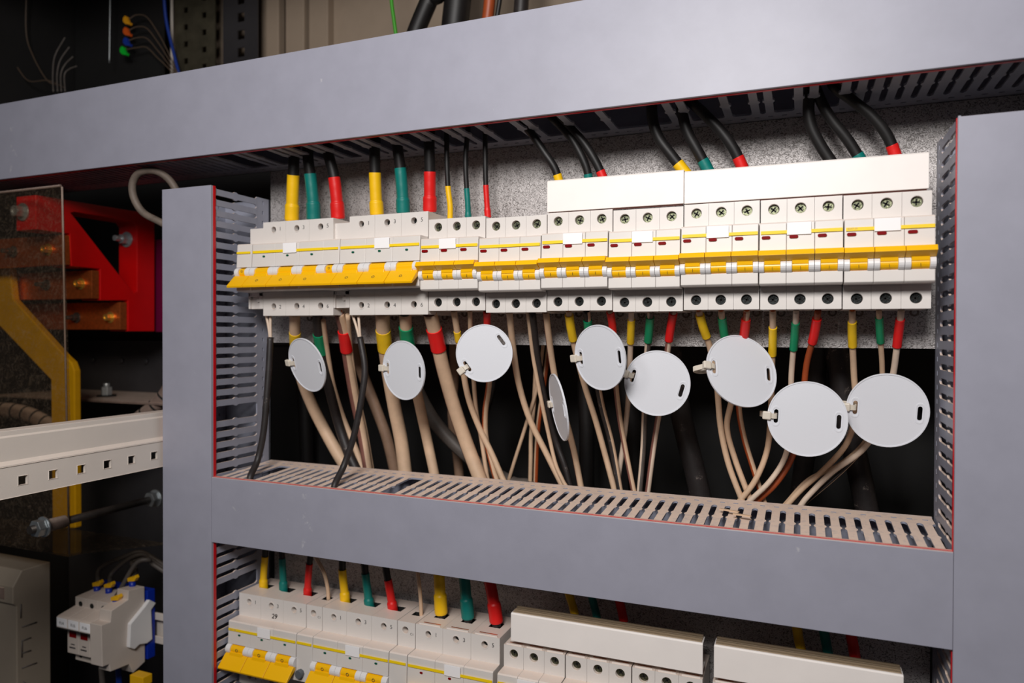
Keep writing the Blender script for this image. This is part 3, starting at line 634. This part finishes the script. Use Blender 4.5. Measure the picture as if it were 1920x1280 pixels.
# hanging thicker cables further back
def backc(label, pts, Y, w, m, **k): cable(label, pts, (Y, Y+15), w, m, (), (0, 0, -260), **k)
backc('thick black scuffed cable below the sixth tag', [(1255, 600), (1262, 700), (1282, 800), (1302, 880), (1318, 950)], 110, 40, 'black_dusty')
backc('thick dark cable below the eighth tag', [(1540, 600), (1530, 700), (1518, 800), (1506, 880), (1496, 960)], 125, 36, 'black_dusty')
backc('thick dark cable below the rightmost tag', [(1560, 600), (1575, 700), (1592, 800), (1612, 890), (1628, 970)], 120, 42, 'black_dusty')
backc('thick dark cable behind the fifth tag', [(1090, 600), (1095, 700), (1100, 800), (1100, 920)], 140, 30, BJ)
backc('thick dark cable between the fifth and sixth tags', [(1165, 600), (1168, 700), (1188, 800), (1195, 930)], 150, 34, BJ)
backc('dark grey cable sweeping down right from behind the second tag', [(745, 640), (775, 715), (808, 780), (850, 830), (900, 872), (960, 905)], 100, 25, 'grey_dark_jacket')
backc('dim tan cable behind the left dark wire', [(650, 610), (680, 700), (703, 760), (725, 820), (742, 890)], 130, 20, TAN)
backc('dim tan cable behind the red taped thick cable', [(850, 620), (852, 700), (848, 780), (858, 860), (862, 900)], 150, 18, TAN)
backc('dim beige wire slanting left below the third tag', [(1022, 620), (1008, 720), (985, 800), (966, 860), (952, 905)], 95, 7, B_)
backc('dim beige wire standing behind the long beige cable', [(1006, 640), (1002, 740), (996, 810), (995, 860), (994, 910)], 100, 8, B_)
backc('dim orange and beige wire behind the long beige cable', [(1030, 640), (1020, 720), (1010, 790), (1006, 850), (1004, 910)], 105, 9, 'orange_jacket', sector=(B_, LV, .3))
backc('dim black wires behind the third tag', [(930, 620), (925, 720), (905, 800), (893, 890)], 110, 12, BJ)
backc('dim black cable right of the leftmost tag', [(560, 640), (570, 740), (575, 860)], 190, 26, BJ)
# two dark control cables into the duct slots
for lbl, wires, pts, tip in (('dark grey control cable entering the duct at its left end', [[(499, 590), (504, 615), (507, 640)], [(507, 590), (507, 615), (508, 640)]], [(507, 632), (504, 690), (500, 745), (494, 810), (483, 862), (469, 895)], 0),
                             ('dark grey control cable crossing in front of the red taped cable', [[(661, 590), (669, 615), (675, 640)], [(672, 590), (674, 615), (676, 640)]], [(675, 632), (684, 690), (678, 745), (664, 815), (645, 872), (627, 911)], 1)):
    n = len(pts); Yz = [6, 4, 2, 0, -4, None]; P = [at(p[0], p[1], y) for p, y in zip(pts[:-1], Yz[:-1])]; e = atZ(pts[-1][0], pts[-1][1], -153.); P.append(e); P.append(e+V((0, 3, -12))); P.append(e+V((0, 8, -28)))
    t = thing('control_cable', lbl, 'cable', tuple(P[-1])); mb = MB(); D = spline(P, 9); mb.tube(D, 6.0*dep(P[0])/F0, 12); mb.build('jacket', 'grey_dark_jacket' if False else 'black_dusty', t)
    for k, wv in enumerate(wires):
        mb = MB(); mb.tube(spline([at(x, y, 6) for x, y in wv], 6), 2.6*dep(P[0])/F0, 8); mb.build('core_wire', 'pale_cream' if k == 0 or tip else 'blue_jacket' if False else 'pale_cream', t)
# ------------------------------------------------------------------ tags and ties
def disc(n, label, cx, cy, Y, dia, ratio, tilt, tie, slot, face=None, sgn=1):
    c = at(cx, cy, Y); R_ = 27.5*dia
    view = (c-CP).normalized()
    if face is None:
        nrm = -view; major = (CU*math.cos(math.radians(tilt))+CR*math.sin(math.radians(tilt))).normalized(); major = (major-nrm*major.dot(nrm)).normalized()
        nrm = Matrix.Rotation(sgn*math.acos(ratio), 3, major) @ nrm
    else: nrm = V(face).normalized()
    # picture direction from tie to slot, laid into the disc plane
    def onplane(px, py): d_ = ray(px, py); tt = (c-CP).dot(nrm)/d_.dot(nrm); return CP+d_*tt
    if ratio > .3: A = (onplane(*slot)-onplane(*tie)); A -= nrm*A.dot(nrm); A.normalize()
    else: A = nrm.cross(V((0, 0, 1))).normalized(); A = A if A.dot(CR) > 0 else -A
    B__ = nrm.cross(A).normalized()
    t = MB(); hl = 3.6; sx = R_-6.2
    t.poly([(R_*math.cos(2*PI*k/56), R_*math.sin(2*PI*k/56)) for k in range(56)], [stadium(-sx, 0, hl, 1.5)[::-1], stadium(sx, 0, hl, 1.5)[::-1]], c-nrm*.6, A, B__, nrm*1.2)
    t.ring(c+nrm*.5, nrm, R_-1.0, R_, .5, 0, 56)
    for s_ in (-1, 1):
        q = stadium(s_*sx, 0, hl+1.3, 2.8); inn = stadium(s_*sx, 0, hl+.5, 2.1)
        t.poly(q, [inn[::-1]], c+nrm*.5, A, B__, nrm*.35)
    o = t.build('cable_tag', 'tag_white', None, .12, clean=True); tag(o, label, 'tag', 'round tags tied to the cables')
    # tie: square head outside the rim, strap through the slot and round the cable behind
    h = c-A*(R_+.2)+nrm*1.0; k = MB(); s = 3.0
    k.prism([(-s, -s), (s, -s), (s, s), (-s, s)], h-nrm*1.0, A, B__, nrm*3.6)
    sp = MB(); q0 = c-A*(R_-6.2)
    loop = [h+A*2.8+nrm*.8, c-A*(R_-3.4)+nrm*2.2, q0+nrm*1.0, q0-nrm*3, q0-nrm*9-A*1.5, q0-nrm*12-A*6.5, q0-nrm*9.5-A*11.5, h-A*1.5-nrm*3]
    L_ = spline(loop, 6)
    for a, b in zip(L_[:-1], L_[1:]):
        d_ = (b-a); sd = B__*1.9; th = d_.cross(B__).normalized()*.55
        if d_.length < .01: continue
        vs = [a-sd-th, a+sd-th, a+sd+th, a-sd+th, b-sd-th, b+sd-th, b+sd+th, b-sd+th]
        sp.add(vs, [(0, 1, 2, 3), (4, 7, 6, 5), (0, 4, 5, 1), (1, 5, 6, 2), (2, 6, 7, 3), (3, 7, 4, 0)])
    tt = thing('cable_tie', 'off-white nylon cable tie holding %s' % n, 'cable tie', tuple(h-V((0, 0, 4))), 'nylon ties on the tags')
    k.build('tie_head', 'tie_nylon', tt, .8); sp.build('tie_strap', 'tie_nylon', tt)
disc('the leftmost round tag', 'round white tag turned aside, leftmost, at the thick yellow taped cable', 576, 684, -4, .94, .55, -22, (549, 680), (600, 688), sgn=-1)
disc('the second round tag from the left', 'round white tag, second from the left, above two thick beige cables', 757, 694, 0, .95, .68, -9, (723, 690), (787, 698), sgn=-1)
disc('the third round tag from the left', 'round white tag with its slots on a slant, third from the left', 908, 662, 14, .9, .98, 0, (873, 690), (943, 636), sgn=-1)
disc('the tag seen edge-on', 'round white tag seen almost edge-on below the middle breakers', 1048, 763, 22, 1.03, .2, -11, (1020, 763), (1070, 763), sgn=-1)
disc('the fifth round tag, nearly touching the sixth', 'round white tag left of and nearly touching a larger one, under the short cover', 1125, 670, 0, .94, .75, -12, (1090, 672), (1163, 670), sgn=-1)
disc('the sixth round tag, nearly touching the fifth', 'large round white tag in the middle, black thick cable hanging at its lower right', 1232, 718, 22, .94, 1, 0, (1183, 705), (1278, 734), face=(.05, -1, 0))
disc('the tilted tag third from the right', 'tilted round white tag, third from the right and highest of the right three', 1390, 695, 16, 1.03, .82, -35, (1345, 693), (1433, 705), sgn=1)
disc('the bright tag second from the right', 'brightest and lowest round white tag, second from the right', 1513, 785, 22, 1.0, 1, 0, (1453, 780), (1570, 791), face=(0, -1, .02))
disc('the rightmost round tag', 'rightmost round white tag, near the right vertical duct', 1663, 769, 36, .98, 1, 0, (1603, 765), (1718, 776), face=(-.06, -1, -.1))
# cut tie ends lying on the middle duct
mb = MB()
for a, b in (((1350, 955), (1385, 961)), ((1375, 964), (1408, 969))):
    p, q = atZ(a[0], a[1], -149.5), atZ(b[0], b[1], -149.5); d_ = (q-p).normalized(); sd = V((0, 0, 1)).cross(d_)*1.2
    o = MB(); o.add([p-sd, p+sd, q+sd, q-sd, p-sd+V((0, 0, 1)), p+sd+V((0, 0, 1)), q+sd+V((0, 0, 1)), q-sd+V((0, 0, 1))], [(0, 1, 2, 3), (4, 5, 6, 7), (0, 1, 5, 4), (1, 2, 6, 5), (2, 3, 7, 6), (3, 0, 4, 7)])
    tag(o.build('tie_offcut', 'pale_beige'), 'cut-off beige cable tie end lying on the dusty duct top', 'tie offcut', 'tie ends lying on the duct')
#LEFTBAY-BEGIN
# ------------------------------------------------------------------ left bay
X_, Y_, Z_ = V((1, 0, 0)), V((0, 1, 0)), V((0, 0, 1))
# depth rail of the cabinet frame with square holes at 25 mm
t = thing('frame_rail', 'cream perforated cabinet rail running back at the far left', 'frame rail', (-285, -200, -148))
mb = MB(); RX = -281.
mb.prism([(RX-16, -95.6), (RX-.5, -95.6), (RX-.5, -99.5), (RX+.5, -101), (RX+.2, -119.5), (RX+3.2, -122.5), (RX+3.2, -124.5), (RX+1.2, -124.5), (RX-1.2, -120.5), (RX-1.0, -101), (RX-16, -98)], (0, -260, 0), X_, Z_, (0, 293, 0))
hol = [[(yy-3.7, -139.7), (yy+3.7, -139.7), (yy+3.7, -132.4), (yy-3.7, -132.4)] for yy in [-162.3+25*k-.2 for k in range(-3, 8)]]
mb.poly([(-260, -148.3), (33, -148.3), (33, -123.5), (-260, -123.5)], [h[::-1] for h in hol], (RX+1.2, 0, 0), Y_, Z_, (2., 0, 0))
mb.box(RX-14, RX+1.2, -260, 33, -148.3, -146.6)
mb.build('rail_profile', 'cream_paint', t, .4, clean=False)
# red stepped busbar support
PX = -502.
t = thing('busbar_support', 'red stepped busbar support with a triangular opening', 'busbar support', (PX-16, 2, -16))
mb = MB(); out = [atX(x, y, PX) for x, y in ((67, 365), (290, 402), (290, 621), (240, 621), (240, 563), (188, 563), (188, 504), (134, 499), (131, 438), (67, 430))]
tri = [atX(x, y, PX) for x, y in ((133, 399), (140, 397), (250, 415), (257, 424), (257, 546), (250, 549))]
mb.poly([(p.y, p.z) for p in out], [[(p.y, p.z) for p in tri]], (PX, 0, 0), Y_, Z_, (-33, 0, 0)); mb.build('support_body', 'red_bracket_paint', t, .8, clean=True)
def bolt(parent, p, d, r=5.5, shank=0, name='hex_bolt', m='zinc', hollow=True):
    """hex head flange bolt at p pointing along d"""
    p, d = V(p), V(d).normalized(); b = MB(); b.cyl(p, p+d*1.6, r*1.55, 20); b.cyl(p+d*1.6, p+d*r*1.5, r, 6, smooth=False)
    if shank: b.cyl(p+d*r*1.5, p+d*(r*1.5+shank), r*.58, 12)
    else: b.ring(p+d*r*1.5, d, r*.6, r*.92, 1.2)
    b.build(name, m, parent, .3)
a = at(40, 398, 2); bolt(t, (-522, 1.5, a.z), (-.0, -1, 0), 6.5)
a = atX(257, 448, PX); bolt(t, (PX-17, a.y-.5, a.z), (0, -1, 0), 6.5, 9)
# copper busbars in the steps
for k, ((x, y0, y1), (bx, by), l_) in enumerate((((133, 440, 499), (92, 468), 'top'), ((187, 506, 562), (153, 532), 'middle'), ((239, 565, 620), (208, 595), 'lowest'))):
    a, b = atX(x, y0, PX), atX(x, y1, PX); yb_ = a.y
    t = thing('busbar', 'copper busbar in the %s step of the red support' % l_, 'busbar', (-610, yb_-5, b.z), 'copper busbars on the red support')
    mb = MB(); mb.box(-735, PX-1, yb_-10, yb_-.3, b.z+1.5, a.z-1.2); mb.build('bar', 'copper', t, .4)
    q = at(bx, by, yb_-10); bolt(t, (q.x, yb_-10, q.z), (0, -1, 0), 4.6, 0, 'bolt', 'brass')
    q2 = q.x-62; bolt(t, (q2, yb_-10, q.z), (0, -1, 0), 4.6, 8, 'bolt', 'dull_steel')
# clear dusty shield
t = thing('acrylic_shield', 'clear dusty acrylic sheet in front of the busbars, bent back at its bottom', 'protective shield', (-530, -25, -255))
mb = MB(); tl, tr = at(-60, 368, -25), at(114, 348, -25); br = at(127, 1040, -25)
mb.prism([(-700, br.z), (br.x, br.z), (br.x+1, -110), (tr.x, tr.z-3), (tr.x-2, tr.z), (-700, tr.z-1)], (0, -25, 0), X_, Z_, (0, 3, 0)); mb.build('front_sheet', 'dusty_acrylic', t, clean=True)
mb = MB(); e = atZ(182, 1081, br.z-12); mb.prism([(-700, -25), (br.x, -25), (br.x+6, -10), (e.x, 45), (-700, 45)], (0, 0, br.z-2), X_, Y_, (0, 0, 2.5))
mb.build('bottom_flange', 'dusty_acrylic', t)
mb = MB(); mb.cyl((-700, -23.6, tr.z-.6), (tr.x-2, -23.6, tr.z+.4), 1.3, 8); mb.cyl((tr.x, -23.6, tr.z-1), (br.x+.5, -23.6, br.z), 1.0, 8); mb.build('sheet_edge', 'hose_brown', t)
# yellow insulated bar
mb = MB(); P = [at(x, y, 60) for x, y in ((-30, 500), (18, 502), (24, 560), (122, 668), (133, 678), (139, 695), (141, 990), (98, 990), (95, 712), (0, 612), (-30, 600))]
mb.prism([(p.x, p.z) for p in P], (0, 60, 0), X_, Z_, (0, 9, 0)); tag(mb.build('insulated_busbar', 'yellow_bar', None, 1.5), 'yellow insulated bar bending down behind the acrylic sheet', 'busbar')
# spiral wrapped hose
def hose(label, pts, Y, r, name='wrapped_hose'):
    P = spline([at(x, y, Y+(k*6)) for k, (x, y) in enumerate(pts)], 14); mb = MB()
    R_ = [r*(1+.06*((k % 7)/7)) for k in range(len(P))]; mb.tube(P, R_, 14)
    for k in range(len(P)-1):
        if k % 7 == 6: mb.m[k*14:(k+1)*14] = [1]*14
    tag(mb.build(name, ['hose_brown', 'void']), label, 'hose')
    return P
hose('brown spiral wrapped hose sagging behind the perforated rail', [(-40, 770), (10, 768), (50, 775), (85, 792), (120, 812), (180, 822), (235, 802), (275, 775), (310, 742), (335, 700)], 75, 9.5)
P = spline([at(x, y, Y) for x, y, Y in ((330, 432, 2), (300, 416, -4), (268, 398, -8), (251, 370, -12), (249, 343, -14), (262, 324, -14), (288, 320, -12), (312, 332, -8), (330, 356, -4), (345, 400, 2))], 10)
mb = MB(); mb.tube(P, 3.7, 12); tag(mb.build('looped_hose', 'hose_grey'), 'looped grey hose behind the top of the left vertical duct', 'hose')
mb = MB(); a, b = at(291, 450, 170), at(291, 622, 170); mb.box(a.x, a.x+50, 168, 174, b.z, a.z); o = mb.build('insulating_plate', 'plum', None, .5); tag(o, 'plum coloured plate right behind the red busbar support', 'insulating plate')
# back panels of the bay
mb = MB(); mb.box(-756, -470, 225, 228, -620, -30); mb.box(-756, -470, 222, 225, -34, -30)
for x in (-700, -640, -590): mb.cyl((x, 225, -60), (x, 221, -60), 4, 12)
tag(mb.build('rear_panel', 'bay_metal', None), 'dark grey metal panel at the back, behind the yellow bar and rail', 'metal panel')
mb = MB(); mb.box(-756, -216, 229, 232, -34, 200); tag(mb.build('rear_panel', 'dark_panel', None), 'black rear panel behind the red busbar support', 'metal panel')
mb = MB(); mb.box(-469, 700, 236, 239, -620, 160); tag(mb.build('rear_panel', 'dark_panel', None), 'near-black sheet added for the dark void behind the hanging cables', 'metal panel')  # near-black sheet added to darken the shaded void behind the cables
mb = MB(); mb.box(-740, -400, 110, 222, -108, -105); tag(mb.build('bay_shelf', 'hose_brown', None, .4), 'dusty metal shelf just above the perforated rail', 'shelf')
t = thing('stud_bolt', 'small bolt with washer standing on the dusty shelf', 'bolt', tuple(at(200, 785, 150))); q = at(200, 785, 150); q.z = -105
mb = MB(); mb.cyl(q, q+V((0, 0, 2)), 12, 20); mb.build('washer', 'dark_panel', t); mb = MB(); mb.cyl(q+V((0, 0, 2)), q+V((0, 0, 13)), 7, 6, smooth=False); mb.cyl(q+V((0, 0, 13)), q+V((0, 0, 18)), 4, 12); mb.build('nut', 'zinc', t, .4)
# threaded rod with nuts
t = thing('threaded_rod', 'threaded steel rod with nuts at both ends below the rail', 'threaded rod', (-420, 10, -220)); mb = MB()
mb.cyl((-420, -62, -217), (-420, 95, -217), 4.2, 16); mb.build('rod', 'dull_steel', t)
mb = MB(); mb.cyl((-420, -48, -217), (-420, -24, -217), 6.5, 16); mb.build('spacer', 'hose_brown', t, .4)
for y, n_ in ((-57, 0), (80, 1)):
    mb = MB(); mb.cyl((-420, y, -217), (-420, y+8.5, -217), 9.0, 6, smooth=False); mb.build('nut', 'zinc', t, .6)
    mb = MB(); mb.cyl((-420, y+8.6, -217), (-420, y+10.6, -217), 10.5, 20); mb.build('washer', 'zinc', t, .3)
# moulded cream enclosure at the lower left
EX = -500.; f0, f1 = atX(24, 1130, EX), atX(95, 1130, EX); zt = atX(44, 1068, EX).z
t = thing('moulded_enclosure', 'cream moulded enclosure at the lower left below the acrylic', 'enclosure', (EX-60, f0.y, -620))
mb = MB(); mb.prism([(f1.y, -620), (f0.y+4, -620), (f0.y+4, zt-38), (f0.y, zt-34), (f0.y, zt-16), (f0.y+10, zt), (f1.y, zt)], (EX, 0, 0), Y_, Z_, (-120, 0, 0)); mb.build('body', 'enclosure_shaded', t, 1.2)
mb = MB()
for (xa, ya), (xb, yb_) in (((39, 1132), (39, 1158)), ((41, 1175), (69, 1166)), ((41, 1201), (58, 1195)), ((41, 1201), (41, 1232)), ((41, 1224), (58, 1219)), ((41, 1252), (69, 1242)), ((43, 1277), (60, 1290))):
    p, q = atX(xa, ya, EX+.3), atX(xb, yb_, EX+.3); mb.cyl(p, q, .7, 6)
mb.build('moulded_slots', 'grey_dark_jacket', t)
mb = MB(); mb.box(EX-90, EX-14, f0.y-1, f0.y+1, zt-30, zt-18); mb.build('printed_label', 'hose_brown', t)
# fuse switch on its rail
FR = -392.; t = thing('fuse_switch', 'small off-white three-fuse switch with red windows at the lower left', 'fuse switch', (-428, 20, -400))
side = [(x, y) for x, y in ((190, 1172), (207, 1166), (209, 1145), (240, 1124), (241, 1107), (271, 1099), (272, 1240), (250, 1261), (242, 1245), (207, 1259), (205, 1245), (192, 1250))]
sp = [atX(x, y, FR) for x, y in side]
mb = MB(); mb.prism([(p.y, p.z) for p in sp], (FR, 0, 0), Y_, Z_, (-17.6, 0, 0)); mb.build('auxiliary_housing', 'shaded_white', t, .6)
zc = sp[0].z; zT = at(139, 1116, 19).z; c1 = at(108, 1156, -3).z; c0 = at(110, 1176, -3).z; zb_ = at(124, 1222, 9.6).z
for k in range(3):
    x1 = FR-18-18*k; x0 = x1-17.7; mb = MB()
    mb.px([(50, zT+1), (19, zT-1), (19, zT-16 if zT-16 > c1+5 else c1+5), (-1, c1+1), (-3, c1), (-3, c0), (9.6, c0), (9.6, zb_), (19, zb_), (19, zb_-12), (50, zb_-12)], x0, x1); mb.build('pole_housing', 'shaded_white', t, .5)
    mb = MB(); mb.box(x0+3.5, x1-3.5, 9.1, 9.8, c0-15, c0-6); mb.build('red_window', 'red_window', t)
    mb = MB(); mb.box(x0+3.5, x1-5, 9.2, 9.8, zb_+6, zb_+7.4); mb.box(x0+6, x1-6, 9.2, 9.8, zb_+10, zb_+11); mb.build('printed_mark', 'ink', t)
    mb = MB(); mb.box(x0+1, x1-1, -3.6, -2.9, c0+1.5, c1-.5); mb.build('label_holder', 'sticker', t, .2)
    text('fuse_mark', 'FU%d' % (6-k), ((x0+x1)/2, -3.7, (c0+c1)/2), 4.5, t)
    mb = MB(); mb.cyl(((x0+x1)/2, 18.8, zT-8), ((x0+x1)/2, 24, zT-8), 3.0, 16); mb.build('terminal_hole', 'void', t)
    mb = MB(); mb.cyl(((x0+x1)/2, 18.8, zb_-6), ((x0+x1)/2, 24, zb_-6), 2.6, 16); mb.build('terminal_hole', 'void', t)
mb = MB(); mb.box(FR-72, FR-18, -3.3, 10, c0-.8, c0+.4); mb.build('carrier_edge', 'void', t)
cl = [atX(x, y, FR+5) for x, y in ((281, 1124), (293, 1130), (284, 1143), (286, 1198), (276, 1206), (262, 1208), (253, 1217), (243, 1214), (245, 1170), (272, 1137))]
mb = MB(); mb.prism([(p.y, p.z) for p in cl], (FR+5, 0, 0), Y_, Z_, (-5.2, 0, 0)); mb.build('rail_latch', 'cool_white', t, .8)
mb = MB(); mb.box(-470, FR+2, 52, 62, sp[6].z+2, sp[5].z-6); tag(mb.build('terminal_block', 'blue_ferrule', None, .5), 'blue terminal block behind the fuse switch', 'terminal block')
mb = MB()
for z in (-345, -372): mb.box(-480, -260, 63, 65, z-4, z+4)
mb.box(-480, -260, 71, 73, -372, -345); tag(mb.build('mounting_rail', 'cream_paint', None, .4), 'cream mounting rail behind the fuse switch', 'rail')
for k, (x, y, Y, l_) in enumerate(((182, 1103, 40, 'leftmost'), (204, 1106, 40, 'second'), (248, 1094, 44, 'rightmost and highest'), (217, 1130, 24, 'lowest'))):
    q = at(x, y, Y); t = thing('lead_wire', 'dark wire with blue and yellow ferrule on the fuse switch, %s' % l_, 'wire', tuple(q-V((0, 0, 6))))
    mb = MB(); mb.cyl(q-V((0, 0, 7)), q+V((0, 0, 3)), 3.6, 14); mb.build('blue_ferrule', 'blue_ferrule', t)
    mb = MB(); mb.prism([(-6, 0), (-1, 2), (3, 1), (6, 5), (8, 2), (5, -2), (-5, -4)], q+V((0, -2, 6)), X_, Z_, (0, 5, 0)); mb.build('yellow_marker', 'yellow_ferrule', t, .4)
    arc = ((x+2, y-14), (x+6, y-38+6*k), (236+6*k, 1042+k*5), (262+5*k, 1034+5*k), (285, 1044+4*k), (312, 1062+4*k))
    mb = MB(); mb.tube(spline([q+V((0, 2, 4))]+[at(a, b, Y+8*j+8) for j, (a, b) in enumerate(arc)], 8), 2.6, 8); mb.build('insulation', 'grey_dark_jacket', t)
for x, m_, l_ in ((221, 'blue_jacket', 'bright blue'), (190, 'grey_dark_jacket', 'dark')):
    mb = MB(); mb.tube(spline([at(x, 1248, 35), at(x+2, 1275, 38), at(x+3, 1310, 40)], 6), 3.2, 10); tag(mb.build('lead_wire', m_), '%s wire leaving the underside of the fuse switch' % l_, 'wire')
q = at(264, 1272, 30); mb = MB(); mb.box(q.x-12, q.x+8, 26, 38, q.z-6, q.z+4); tag(mb.build('wire_marker', 'yellow_ferrule', None, .5), 'yellow clip at the bottom right below the fuse switch', 'wire marker')
# upper left: posts, wires
def post(label, x0, x1, y, z0, z1, m, sq, pitch, w, thick=2.):
    mb = MB(); holes = []
    z = z0+8
    while z < z1-8:
        for (fx, dz) in sq: holes.append([(x0+(x1-x0)*fx-w, z+dz-w), (x0+(x1-x0)*fx+w, z+dz-w), (x0+(x1-x0)*fx+w, z+dz+w), (x0+(x1-x0)*fx-w, z+dz+w)][::-1])
        z += pitch
    mb.poly([(x0, z0), (x1, z0), (x1, z1), (x0, z1)], holes, (0, y, 0), X_, Z_, (0, thick, 0)); mb.box(x0-2, x0, y-1, y+30, z0, z1)
    tag(mb.build('perforated_post', m, None, clean=False), label, 'frame post')
post('perforated steel post above the duct, nearer the left', -566, -492, 258, 200, 616, 'perforated_steel', ((.24, 0), (.72, 12)), 25, 4.2)
post('perforated darker post above the duct, right of the other', -478, -418, 262, 200, 616, 'bay_metal', ((.5, 0),), 25, 6.5)
mb = MB(); mb.cyl((-572, 255, 200), (-572, 255, 616), 2.2, 10); tag(mb.build('edge_strip', 'cream_paint'), 'bright narrow metal edge left of the perforated post', 'metal strip')
for x0, x1, y, l_ in ((-414, -392, 275, 'narrow beige panel strip right of the dark post'), (-384, -352, 280, 'beige panel fold, middle one above the duct'), (-348, -316, 286, 'wider beige panel fold right of the others')):
    mb = MB(); mb.box(x0, x1, y, y+14, 200, 616); tag(mb.build('panel_fold', 'cabinet_paint', None, 1.), l_, 'metal panel')
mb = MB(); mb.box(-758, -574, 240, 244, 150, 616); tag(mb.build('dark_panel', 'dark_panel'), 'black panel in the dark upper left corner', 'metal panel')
def wire(label, pts, Y, w, m, name='wire', cat='wire', tip=None, group=None):
    P = [at(x, y, Y+3*k) for k, (x, y) in enumerate(pts)]; r = w/2*dep(P[0])/F0
    if pts[0][1] <= -60: P.insert(0, V((P[0].x+(P[0].x-P[1].x)*.3, P[0].y, 618)))
    if tip is None:
        mb = MB(); mb.tube(spline(P, 8), r, 10); o = mb.build(name, m); tag(o, label, cat, group); return
    t = thing(name, label, cat, tuple(P[-1]), group); mb = MB(); mb.tube(spline(P, 8), r, 10); mb.build('insulation', m, t)
    q = P[0]; mb = MB(); mb.prism([(-5, 2), (-1, 5), (2, 3), (3, -3), (8, -6), (6, -9), (-1, -7), (-5, -3)], q+V((-4, -3, 0)), X_, Z_, (0, 6, 0)); mb.build('coloured_plug', tip, t, .4)
for k, (tip, y, c) in enumerate((('terminal_yellow', 36, 'yellow'), ('terminal_orange', 57, 'orange'), ('terminal_blue', 76, 'blue'), ('terminal_green', 93, 'green'))):
    wire('thin grey wire arching from a %s plug in the dark corner' % c, [(242-(k == 3)*6, y), (256, y-8+k*1.5), (275, y-4), (295, y+24-k*3), (312, y+55-k*8), (334, 140+k*3)], 215, 2.2, 'grey_wire', tip=tip)
wire('blue wire hanging at the left of the perforated post', [(307, -40), (308, 0), (312, 40), (322, 85), (336, 140)], 225, 6, 'blue_jacket')
wire('thin upright rod glinting in the dark corner', [(207, -40), (206, 40), (205, 118)], 200, 1.8, 'zinc', 'thin_rod', 'rod')
wire('faint grey wire curving in the darkest corner', [(50, -30), (49, 60), (62, 105), (88, 150), (110, 160)], 150, 2.2, 'grey_wire')
wire('faint grey wire, lower one in the darkest corner', [(18, 100), (35, 130), (55, 152), (90, 151), (122, 165)], 150, 2.2, 'grey_wire')
for k, x in enumerate((100, 108, 115, 122)):
    wire('faint dark wire fanning up from the bundle in the darkest corner', [(x, 172), (x-1, 140), (x+3+k*2, 105+k*8), (x+22, 70+k*18)], 150, 2.4, 'grey_dark_jacket', group='wires fanning up in the dark corner')
# cables rising behind the top duct
wire('green and yellow wire standing behind the top duct', [(731, -60), (734, 0), (739, 40), (744, 80), (748, 140)], 180, 7, 'green_wire', 'earth_wire')
wire('thick black cable leaning behind the top duct, left one', [(830, -60), (805, 0), (780, 60), (760, 120)], 160, 34, 'black_jacket', 'power_cable', 'cable')
wire('thick black cable behind the top duct, right of the leaning one', [(862, -60), (858, 0), (852, 60), (850, 140)], 170, 52, 'black_jacket', 'power_cable', 'cable')
wire('brown speckled cable behind the top duct', [(918, -60), (918, 0), (913, 50), (912, 120)], 160, 22, 'orange_jacket', 'power_cable', 'cable')
wire('slim black cable beside the brown speckled one', [(944, -60), (937, 0), (930, 50), (928, 120)], 165, 9, 'black_jacket', 'power_cable', 'cable')
wire('black cable furthest right behind the top duct', [(980, -60), (978, 0), (975, 50), (975, 120)], 175, 28, 'black_dusty', 'power_cable', 'cable')
#LEFTBAY-END
# ------------------------------------------------------------------ cabinet shell, light, camera
def wall(name, m, *b):
    w = MB(); w.box(*b); return struct(w.build(name, m))
wall('wall_back', 'cabinet_paint', -760, 760, 300, 304, -760, 620)
wall('wall_right', 'cabinet_paint', 750, 754, -40, 300, -760, 620)
wall('wall_left', 'dark_panel', -764, -760, -40, 300, -760, 620)
wall('floor', 'cabinet_paint', -764, 754, -40, 304, -764, -760)
wall('ceiling', 'cabinet_paint', -764, 754, -40, 304, 620, 624)
wall('light_block_trim_1', 'cabinet_paint', -764, 754, -75, -40, 440, 624)  # unseen header, added to block lamp light from the upper back
def area(name, loc, tgt, size, power, col=(1, 1, 1)):
    l = bpy.data.lights.new(name, 'AREA'); l.energy = power; l.size = size; l.color = col; l.shape = 'DISK'
    o = bpy.data.objects.new(name, l); C.objects.link(o); o.location = V(loc)*S
    o.rotation_euler = (V(tgt)-V(loc)).to_track_quat('-Z', 'Y').to_euler(); return o
area('lamp_right', (220, -740, 365), (120, 0, 0), .25, 6.25, (1, .97, .945))
area('lamp_left', (-90, -860, 400), (100, 0, 0), .25, 1.4, (1, .97, .945))
w = bpy.data.worlds.new('room'); bpy.context.scene.world = w; w.use_nodes = True
w.node_tree.nodes['Background'].inputs[0].default_value = (.8, .85, 1, 1); w.node_tree.nodes['Background'].inputs[1].default_value = .02
cd = bpy.data.cameras.new('camera'); co = bpy.data.objects.new('camera', cd); C.objects.link(co); bpy.context.scene.camera = co
cd.sensor_width = 36; cd.lens = F0/1920*36; cd.clip_start = .01; cd.clip_end = 20
co.matrix_world = Matrix(((CR.x, CU.x, -CF.x, CP.x*S), (CR.y, CU.y, -CF.y, CP.y*S), (CR.z, CU.z, -CF.z, CP.z*S), (0, 0, 0, 1)))
cd.dof.use_dof = True; cd.dof.focus_distance = .56; cd.dof.aperture_fstop = 6.3
vs = bpy.context.scene.view_settings; vs.view_transform = 'Standard'; vs.look = 'None'; vs.gamma = 1; vs.exposure = 0; vs.use_curve_mapping = False
